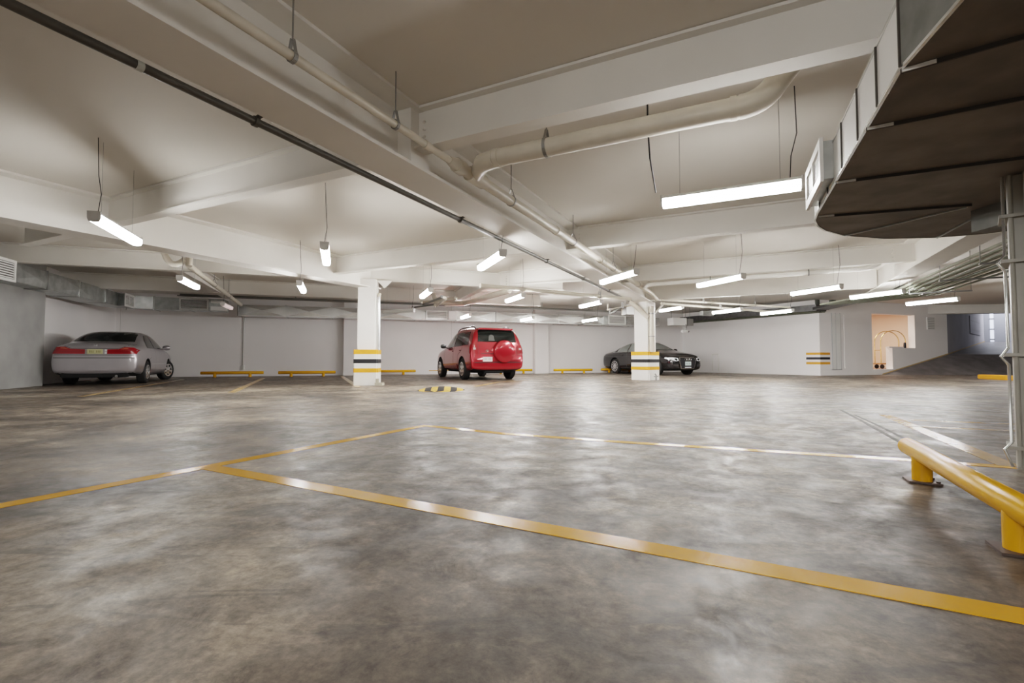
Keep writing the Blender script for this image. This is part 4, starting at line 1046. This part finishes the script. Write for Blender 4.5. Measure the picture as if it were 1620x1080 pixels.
# --- silver sedan, seen from behind
SILV = carpaint('silver_paint', (.40, .38, .40), .55, .30)
az = radians(-25)
def place_car(name, label, x, y, azd):
    return thing(name, label, 'car', (x, y, 0), pi / 2 - radians(azd))
c1 = place_car('sedan_car', 'silver four-door sedan parked facing the wall at far left', -11.05, 13.30, -25)
st1 = [(-1.06, .70, .38, .56, .68, .60), (-1.045, .82, .31, .64, .90, .70), (-1.01, .875, .27, .86, 1.07, .76), (-.86, .888, .24, .90, 1.10, .74), (-.50, .893, .22, .93, 1.115, .72), (-.12, .895, .20, .94, 1.30, .665),
       (.30, .895, .19, .94, 1.44, .63), (.8, .895, .18, .94, 1.475, .62), (1.3, .895, .18, .94, 1.475, .62), (1.75, .89, .18, .94, 1.39, .63), (2.25, .89, .18, .93, 1.15, .67), (2.55, .885, .18, .91, 1.0, .68),
       (3.0, .87, .18, .86, .93, .68), (3.4, .84, .20, .76, .84, .62), (3.62, .74, .24, .64, .72, .52), (3.70, .60, .30, .55, .62, .45)]
b1, v1 = car_body(st1, SILV, c1, ((0, .89), (2.715, .89)), .315)
patch('rear_window', v1, [(-.655, 1.135), (.655, 1.135), (.565, 1.41), (-.565, 1.41)], 'B', M_GLASS, c1)
patch('windscreen', v1, [(-.66, 1.06), (.66, 1.06), (.5, 1.39), (-.5, 1.39)], 'F', M_GLASS, c1)
for s in ('L', 'R'):
    patch('side_window', v1, [(.14, .985), (.88, .985), (.88, 1.36), (.52, 1.35), (.24, 1.20)], s, M_GLASS, c1)
    patch('side_window', v1, [(.95, .985), (2.05, .985), (1.56, 1.34), (.95, 1.362)], s, M_GLASS, c1)
    patch('side_moulding', v1, [(.40, .52), (2.3, .52), (2.3, .545), (.40, .545)], s, mat('silver_moulding', (.30, .29, .30), .4), c1, .012)
doors(v1, c1, [[(.92, .30), (.92, .97)], [(.42, .95), (.40, .72), (.10, .66)], [(2.12, .3), (2.12, .95)], [(.45, .27), (2.1, .27)]], [(.55, .82), (1.12, .82)], SILV, None)
for s in (-1, 1):
    patch('tail_light', v1, [(s * .20, .80), (s * .845, .80), (s * .85, .90), (s * .78, .965), (s * .60, .975), (s * .48, .925), (s * .20, .915)], 'B', M_TAIL, c1, .012)
    patch('amber_lens', v1, [(s * .52, .915), (s * .68, .93), (s * .68, .955), (s * .60, .955)], 'B', M_AMBER, c1, .018)
    patch('lamp_divider', v1, [(s * .20, .855), (s * .83, .86), (s * .83, .868), (s * .20, .863)], 'B', M_TAILD, c1, .017)
    patch('reverse_lamp', v1, [(s * .20, .80), (s * .245, .80), (s * .245, .915), (s * .20, .915)], 'B', M_TAIL if s > 0 else M_CLEAR, c1, .016)
patch('trunk_seam', v1, strip([(-.74, 1.06), (-.60, .99), (-.46, .935), (.46, .935), (.60, .99), (.74, 1.06)], .010), 'B', M_TRIM, c1, .004)
patch('trunk_seam', v1, strip([(-.80, .775), (.80, .775)], .014), 'B', mat('bumper_gap', (.06, .06, .06), .6), c1, .004)
patch('bumper_crease', v1, strip([(-.82, .70), (.82, .70)], .03), 'B', mat('bumper_shade', (.16, .155, .16), .5), c1, .005)
px_ = surfx(v1, 0, .85) - .012
plate_marks(c1, 'plate_yellow', px_ - .010, 0, .855, .26, .06, -1) if False else None
flatbox('number_plate', c1, px_, 0, .86, .012, .32, .125, plate_mat('plate_yellow', (.52, .50, .28), (.28, .26, .12)), .004)
plate_marks(c1, 'plate_yellow', px_ - .008, 0, .86, .24, .055, -1)
bm = bmesh.new(); bx = surfx(v1, 0, 1.02) - .008
for s in (-1, 1): bar(bm, (bx, s * .022, .995), (bx, s * .030, 1.04), .008, .010)
bar(bm, (bx, -.024, 1.017), (bx, .024, 1.017), .008, .009); obj('badge', bm, M_CHROME, c1)
flatbox('rear_valance', c1, -.93, 0, .26, .25, 1.35, .12, M_UNDER, .02)
bm = bmesh.new(); tube(bm, [(-.85, -.45, .24), (-1.07, -.45, .23)], .03, 10); obj('exhaust_pipe', bm, M_GREYM, c1, smooth=40)
for s in (-1, 1): wheel(c1, 0, s, .885, .315, .20, 7); mirror(c1, 2.0, s, .80, 1.03, SILV)
wheel(c1, 2.715, 1, .875, .315, .20, 7, radians(-22)); wheel(c1, 2.715, -1, .885, .315, .20, 7, radians(-22))
# --- red suv, seen from behind left
RED = carpaint('red_paint', (.36, .012, .022), .35, .22)
c2 = place_car('suv_car', 'red sport utility car with rear spare wheel, parked facing the back wall', -.83, 16.35, -24)
st2 = [(-.955, .72, .44, .56, .62, .66), (-.945, .85, .37, .62, .72, .74), (-.91, .90, .33, .80, 1.00, .82), (-.87, .91, .31, 1.06, 1.24, .80), (-.80, .915, .30, 1.09, 1.52, .74), (-.68, .915, .28, 1.09, 1.69, .70),
       (-.3, .912, .27, 1.08, 1.735, .69), (.4, .912, .26, 1.06, 1.745, .69), (1.1, .912, .26, 1.04, 1.73, .68), (1.5, .905, .26, 1.03, 1.64, .68), (2.0, .90, .26, 1.02, 1.35, .70), (2.35, .895, .26, 1.0, 1.12, .71),
       (2.9, .88, .27, .95, 1.04, .71), (3.3, .84, .28, .84, .93, .64), (3.5, .72, .32, .66, .78, .52), (3.57, .6, .36, .58, .68, .45)]
b2, v2 = car_body(st2, RED, c2, ((0, .905), (2.66, .905)), .355)
patch('rear_window', v2, [(-.66, 1.22), (.66, 1.22), (.62, 1.56), (.56, 1.61), (-.56, 1.61), (-.62, 1.56)], 'B', M_GLASS, c2)
patch('head_restraint_seen', v2, [(.08, 1.25), (.30, 1.25), (.27, 1.42), (.19, 1.46), (.11, 1.42)], 'B', mat('seat_through_glass', (.10, .105, .10), .12, coat=.6), c2, .010)
patch('windscreen', v2, [(-.66, 1.16), (.66, 1.16), (.56, 1.60), (-.56, 1.60)], 'F', M_GLASS, c2)
for s in ('L', 'R'):
    patch('side_window', v2, [(-.52, 1.13), (.02, 1.12), (.02, 1.56), (-.38, 1.56)], s, M_GLASS, c2)
    patch('side_window', v2, [(.08, 1.12), (.92, 1.10), (.92, 1.57), (.08, 1.57)], s, M_GLASS, c2)
    patch('side_window', v2, [(.98, 1.10), (1.98, 1.09), (1.78, 1.28), (1.42, 1.53), (.98, 1.57)], s, M_GLASSL if s == 'L' else M_GLASS, c2)
    patch('door_cladding', v2, [(.52, .36), (2.15, .36), (2.15, .50), (.52, .50)], s, RED, c2, .016)
doors(v2, c2, [[(.95, .36), (.95, 1.08)], [(.05, 1.08), (.05, .98), (.42, .82), (.48, .5)], [(2.10, .36), (2.10, 1.06)]], [(.30, .97), (1.15, .96)], RED, mat('dark_seam', (.05, .005, .008), .6))
for s in (-1, 1):
    patch('tail_light', v2, [(s * .70, .80), (s * .86, .82), (s * .88, 1.05), (s * .85, 1.18), (s * .72, 1.16), (s * .66, .96)], 'B', M_TAIL, c2, .014)
    patch('reverse_lamp', v2, [(s * .74, .97), (s * .82, .97), (s * .82, 1.03), (s * .74, 1.03)], 'B', mat('lamp_pinkish', (.55, .40, .40), .15, coat=1), c2, .020)
    patch('tail_light_side', v2, [(-.86, .84), (-.70, .88), (-.68, 1.0), (-.80, 1.15), (-.86, 1.12)], 'L' if s > 0 else 'R', M_TAIL, c2, .012)
    tz = lambda x: (lambda h: h[0].z if h[0] else 1.7)(v2.ray_cast(V((x, s * .60, 3)), V((0, 0, -1))))
    pts = [(-.50, s * .60, tz(-.5)), (-.40, s * .60, tz(-.4) + .045), (-.1, s * .60, tz(-.1) + .06), (1.0, s * .60, tz(1.0) + .06), (1.22, s * .60, tz(1.22) + .04), (1.32, s * .60, tz(1.32))]
    bm = bmesh.new()
    tube(bm, pts, .02, 8); obj('roof_rail', bm, M_TRIM, c2, smooth=60)
    bm = bmesh.new(); tube(bm, [(-.30, s * .60, tz(-.3) + .075), (.9, s * .60, tz(.9) + .08)], .012, 8); obj('roof_rail_top', bm, M_CHROME, c2, smooth=60)
bm = bmesh.new(); box(bm, (-.80, -.60, 1.615), (-.58, .60, 1.665)); bmesh.ops.bevel(bm, geom=bm.edges[:], offset=.02, segments=2, affect='EDGES'); obj('roof_spoiler', bm, RED, c2, smooth=40)
patch('tailgate_seam', v2, strip([(-.66, 1.19), (-.66, .60), (.66, .60), (.66, 1.19)], .012), 'B', mat('dark_seam', (.05, .005, .008)), c2, .004)
patch('bumper_step', v2, [(-.80, .555), (.80, .555), (.80, .575), (-.80, .575)], 'B', M_TRIM, c2, .012)
M_ = Matrix.Translation((-.93, -.20, .92)) @ Matrix.Rotation(pi / 2, 4, 'Z')
bm = bmesh.new(); lathe(bm, [(.30, -.10), (.355, -.09), (.368, -.02), (.368, .09), (.345, .135), (.28, .155), (.15, .165), (.0005, .17)], 40, M_); obj('spare_wheel_cover', bm, RED, c2, smooth=35)
flatbox('number_plate', c2, surfx(v2, .36, .66) - .012, .36, .67, .012, .32, .15, plate_mat('plate_white', (.72, .70, .68), (.42, .40, .40)), .004)
plate_marks(c2, 'plate_white', surfx(v2, .36, .66) - .020, .36, .67, .24, .06, -1)
bm = bmesh.new(); xx = surfx(v2, .33, .95) - .006
for (ry, rz) in ((.055, .038), (.022, .036)):
    pts = [(xx, .36 + ry * cos(2 * pi * k / 20), .93 + rz * sin(2 * pi * k / 20)) for k in range(21)]; tube(bm, pts, .005, 6)
pts = [(xx, .36 + .038 * cos(2 * pi * k / 20), .95 + .014 * sin(2 * pi * k / 20)) for k in range(21)]; tube(bm, pts, .005, 6)
obj('badge', bm, M_CHROME, c2, smooth=50)
patch('number_plate_recess', v2, [(.14, .83), (.58, .83), (.58, .86), (.14, .86)], 'B', mat('dark_seam', (.05, .005, .008)), c2, .006)
flatbox('underbody', c2, .9, 0, .30, 3.0, 1.3, .14, M_UNDER, .02); flatbox('muffler', c2, -.70, .1, .29, .28, .7, .15, M_UNDER, .04)
for s in (-1, 1): wheel(c2, 0, s, .90, .355, .225, 6, sp_w=.07); wheel(c2, 2.66, s, .90, .355, .225, 6, sp_w=.07); mirror(c2, 1.92, s, .85, 1.14, M_TRIM)
# --- black sedan, seen from the front right
BLKP = carpaint('black_paint', (.014, .013, .014), .3, .18)
c3 = place_car('black_sedan_car', 'black executive sedan with chrome framed grille behind the middle pillar', 5.80, 23.85, 156)
st3 = [(-1.10, .70, .38, .60, .72, .60), (-1.07, .84, .30, .74, .92, .70), (-.98, .90, .25, .87, 1.0, .72), (-.7, .925, .21, .91, 1.04, .70), (-.35, .935, .19, .93, 1.12, .65), (.15, .937, .18, .95, 1.31, .64),
       (.7, .937, .17, .95, 1.44, .62), (1.2, .937, .17, .95, 1.48, .62), (1.6, .937, .17, .95, 1.45, .63), (2.1, .935, .17, .94, 1.23, .66), (2.5, .93, .17, .93, 1.05, .71), (3.0, .925, .18, .90, .98, .73),
       (3.45, .90, .19, .82, .90, .72), (3.70, .84, .21, .72, .79, .66), (3.80, .74, .25, .64, .71, .58), (3.83, .62, .30, .56, .64, .50)]
b3, v3 = car_body(st3, BLKP, c3, ((0, .93), (2.912, .93)), .345)
patch('windscreen', v3, [(-.68, 1.09), (.68, 1.09), (.52, 1.40), (-.52, 1.40)], 'F', M_GLASSL, c3)
patch('rear_window', v3, [(-.62, 1.11), (.62, 1.11), (.5, 1.38), (-.5, 1.38)], 'B', M_GLASS, c3)
for s in ('L', 'R'):
    patch('window_surround', v3, [(-.28, .985), (2.12, .985), (2.0, 1.06), (1.48, 1.395), (.75, 1.405), (.20, 1.255)], s, M_CHROME, c3, .004)
    patch('side_window', v3, [(-.14, 1.0), (.12, 1.0), (.16, 1.2), (.12, 1.2)], s, M_GLASS, c3, .008)
    patch('side_window', v3, [(.16, 1.0), (.90, 1.0), (.90, 1.385), (.72, 1.38), (.26, 1.245)], s, M_GLASSL, c3, .008)
    patch('side_window', v3, [(.97, 1.0), (2.06, 1.0), (1.95, 1.07), (1.46, 1.375), (.97, 1.385)], s, M_GLASSL, c3, .008)
doors(v3, c3, [[(.94, .27), (.94, .98)], [(.40, .98), (.36, .74), (.12, .66)], [(2.22, .27), (2.22, .96)], [(.45, .27), (2.2, .27)], [(-.9, .80), (3.2, .78)]], [(.55, .84), (1.2, .83)], BLKP, mat('seam_grey', (.10, .10, .10), .5))
for s in (-1, 1):
    patch('headlight', v3, [(s * .49, .60), (s * .64, .585), (s * .80, .66), (s * .87, .74), (s * .70, .735), (s * .49, .70)], 'F', M_CLEAR, c3, .012)
    patch('headlight_lens', v3, [(s * .55, .615), (s * .62, .605), (s * .68, .655), (s * .66, .69), (s * .55, .68)], 'F', M_GLASS, c3, .018)
    patch('headlight_side', v3, [(3.42, .70), (3.66, .64), (3.74, .66), (3.70, .71), (3.45, .74)], 'L' if s > 0 else 'R', M_CLEAR, c3, .012)
    patch('air_intake', v3, [(s * .49, .34), (s * .74, .37), (s * .72, .49), (s * .51, .49)], 'F', M_TRIM, c3, .012)
    patch('intake_trim', v3, strip([(s * .50, .42), (s * .73, .43)], .012), 'F', M_CHROME, c3, .018)
patch('grille_frame', v3, [(-.40, .735), (.40, .735), (.455, .60), (.36, .27), (-.36, .27), (-.455, .60)], 'F', M_CHROME, c3, .010)
patch('grille_mesh', v3, [(-.375, .712), (.375, .712), (.422, .595), (.335, .298), (-.335, .298), (-.422, .595)], 'F', M_BLK, c3, .017)
gr = [patch('grille_slat', v3, strip([(-.36, z), (.36, z)], .005), 'F', M_RIMD, c3, .021) for z in (.36, .41, .46, .51, .56)]
fx = surfx(v3, 0, .64, 'F') + .03
bm = bmesh.new()
for k in range(4):
    cy = (k - 1.5) * .084; pts = [(fx - .0, cy + .054 * cos(2 * pi * j / 20), .65 + .054 * sin(2 * pi * j / 20)) for j in range(21)]; tube(bm, pts, .006, 6)
obj('ring_badge', bm, M_CHROME, c3, smooth=50)
flatbox('number_plate', c3, surfx(v3, 0, .48, 'F') + .03, 0, .485, .012, .32, .16, plate_mat('plate_pale', (.62, .72, .70), (.30, .40, .40)), .004)
plate_marks(c3, 'plate_pale', surfx(v3, 0, .48, 'F') + .038, 0, .485, .24, .06, 1)
patch('lower_plate', v3, [(-.17, .305), (.17, .305), (.17, .35), (-.17, .35)], 'F', M_CLEAR, c3, .026)
flatbox('underbody', c3, 1.4, 0, .24, 3.6, 1.4, .10, M_UNDER, .02)
for s in (-1, 1): wheel(c3, 0, s, .925, .345, .25, 10, sp_w=.035); wheel(c3, 2.912, s, .925, .345, .25, 10, sp_w=.035); mirror(c3, 2.02, s, .88, 1.06, BLKP)

c3.scale = (1, 1, 1.015)
# ------------------------------------------------------------------ world and view
w = bpy.data.worlds.new('world'); SC.world = w; w.use_nodes = True
w.node_tree.nodes['Background'].inputs['Color'].default_value = (.5, .5, .52, 1); w.node_tree.nodes['Background'].inputs['Strength'].default_value = .1
SC.view_settings.view_transform = 'Filmic'
SC.view_settings.look = 'Medium High Contrast'
SC.view_settings.exposure = 1.28
SC.cycles.max_bounces = 10; SC.cycles.diffuse_bounces = 6; SC.cycles.glossy_bounces = 4
SC.cycles.sample_clamp_indirect = 6
SC.cycles.use_denoising = True
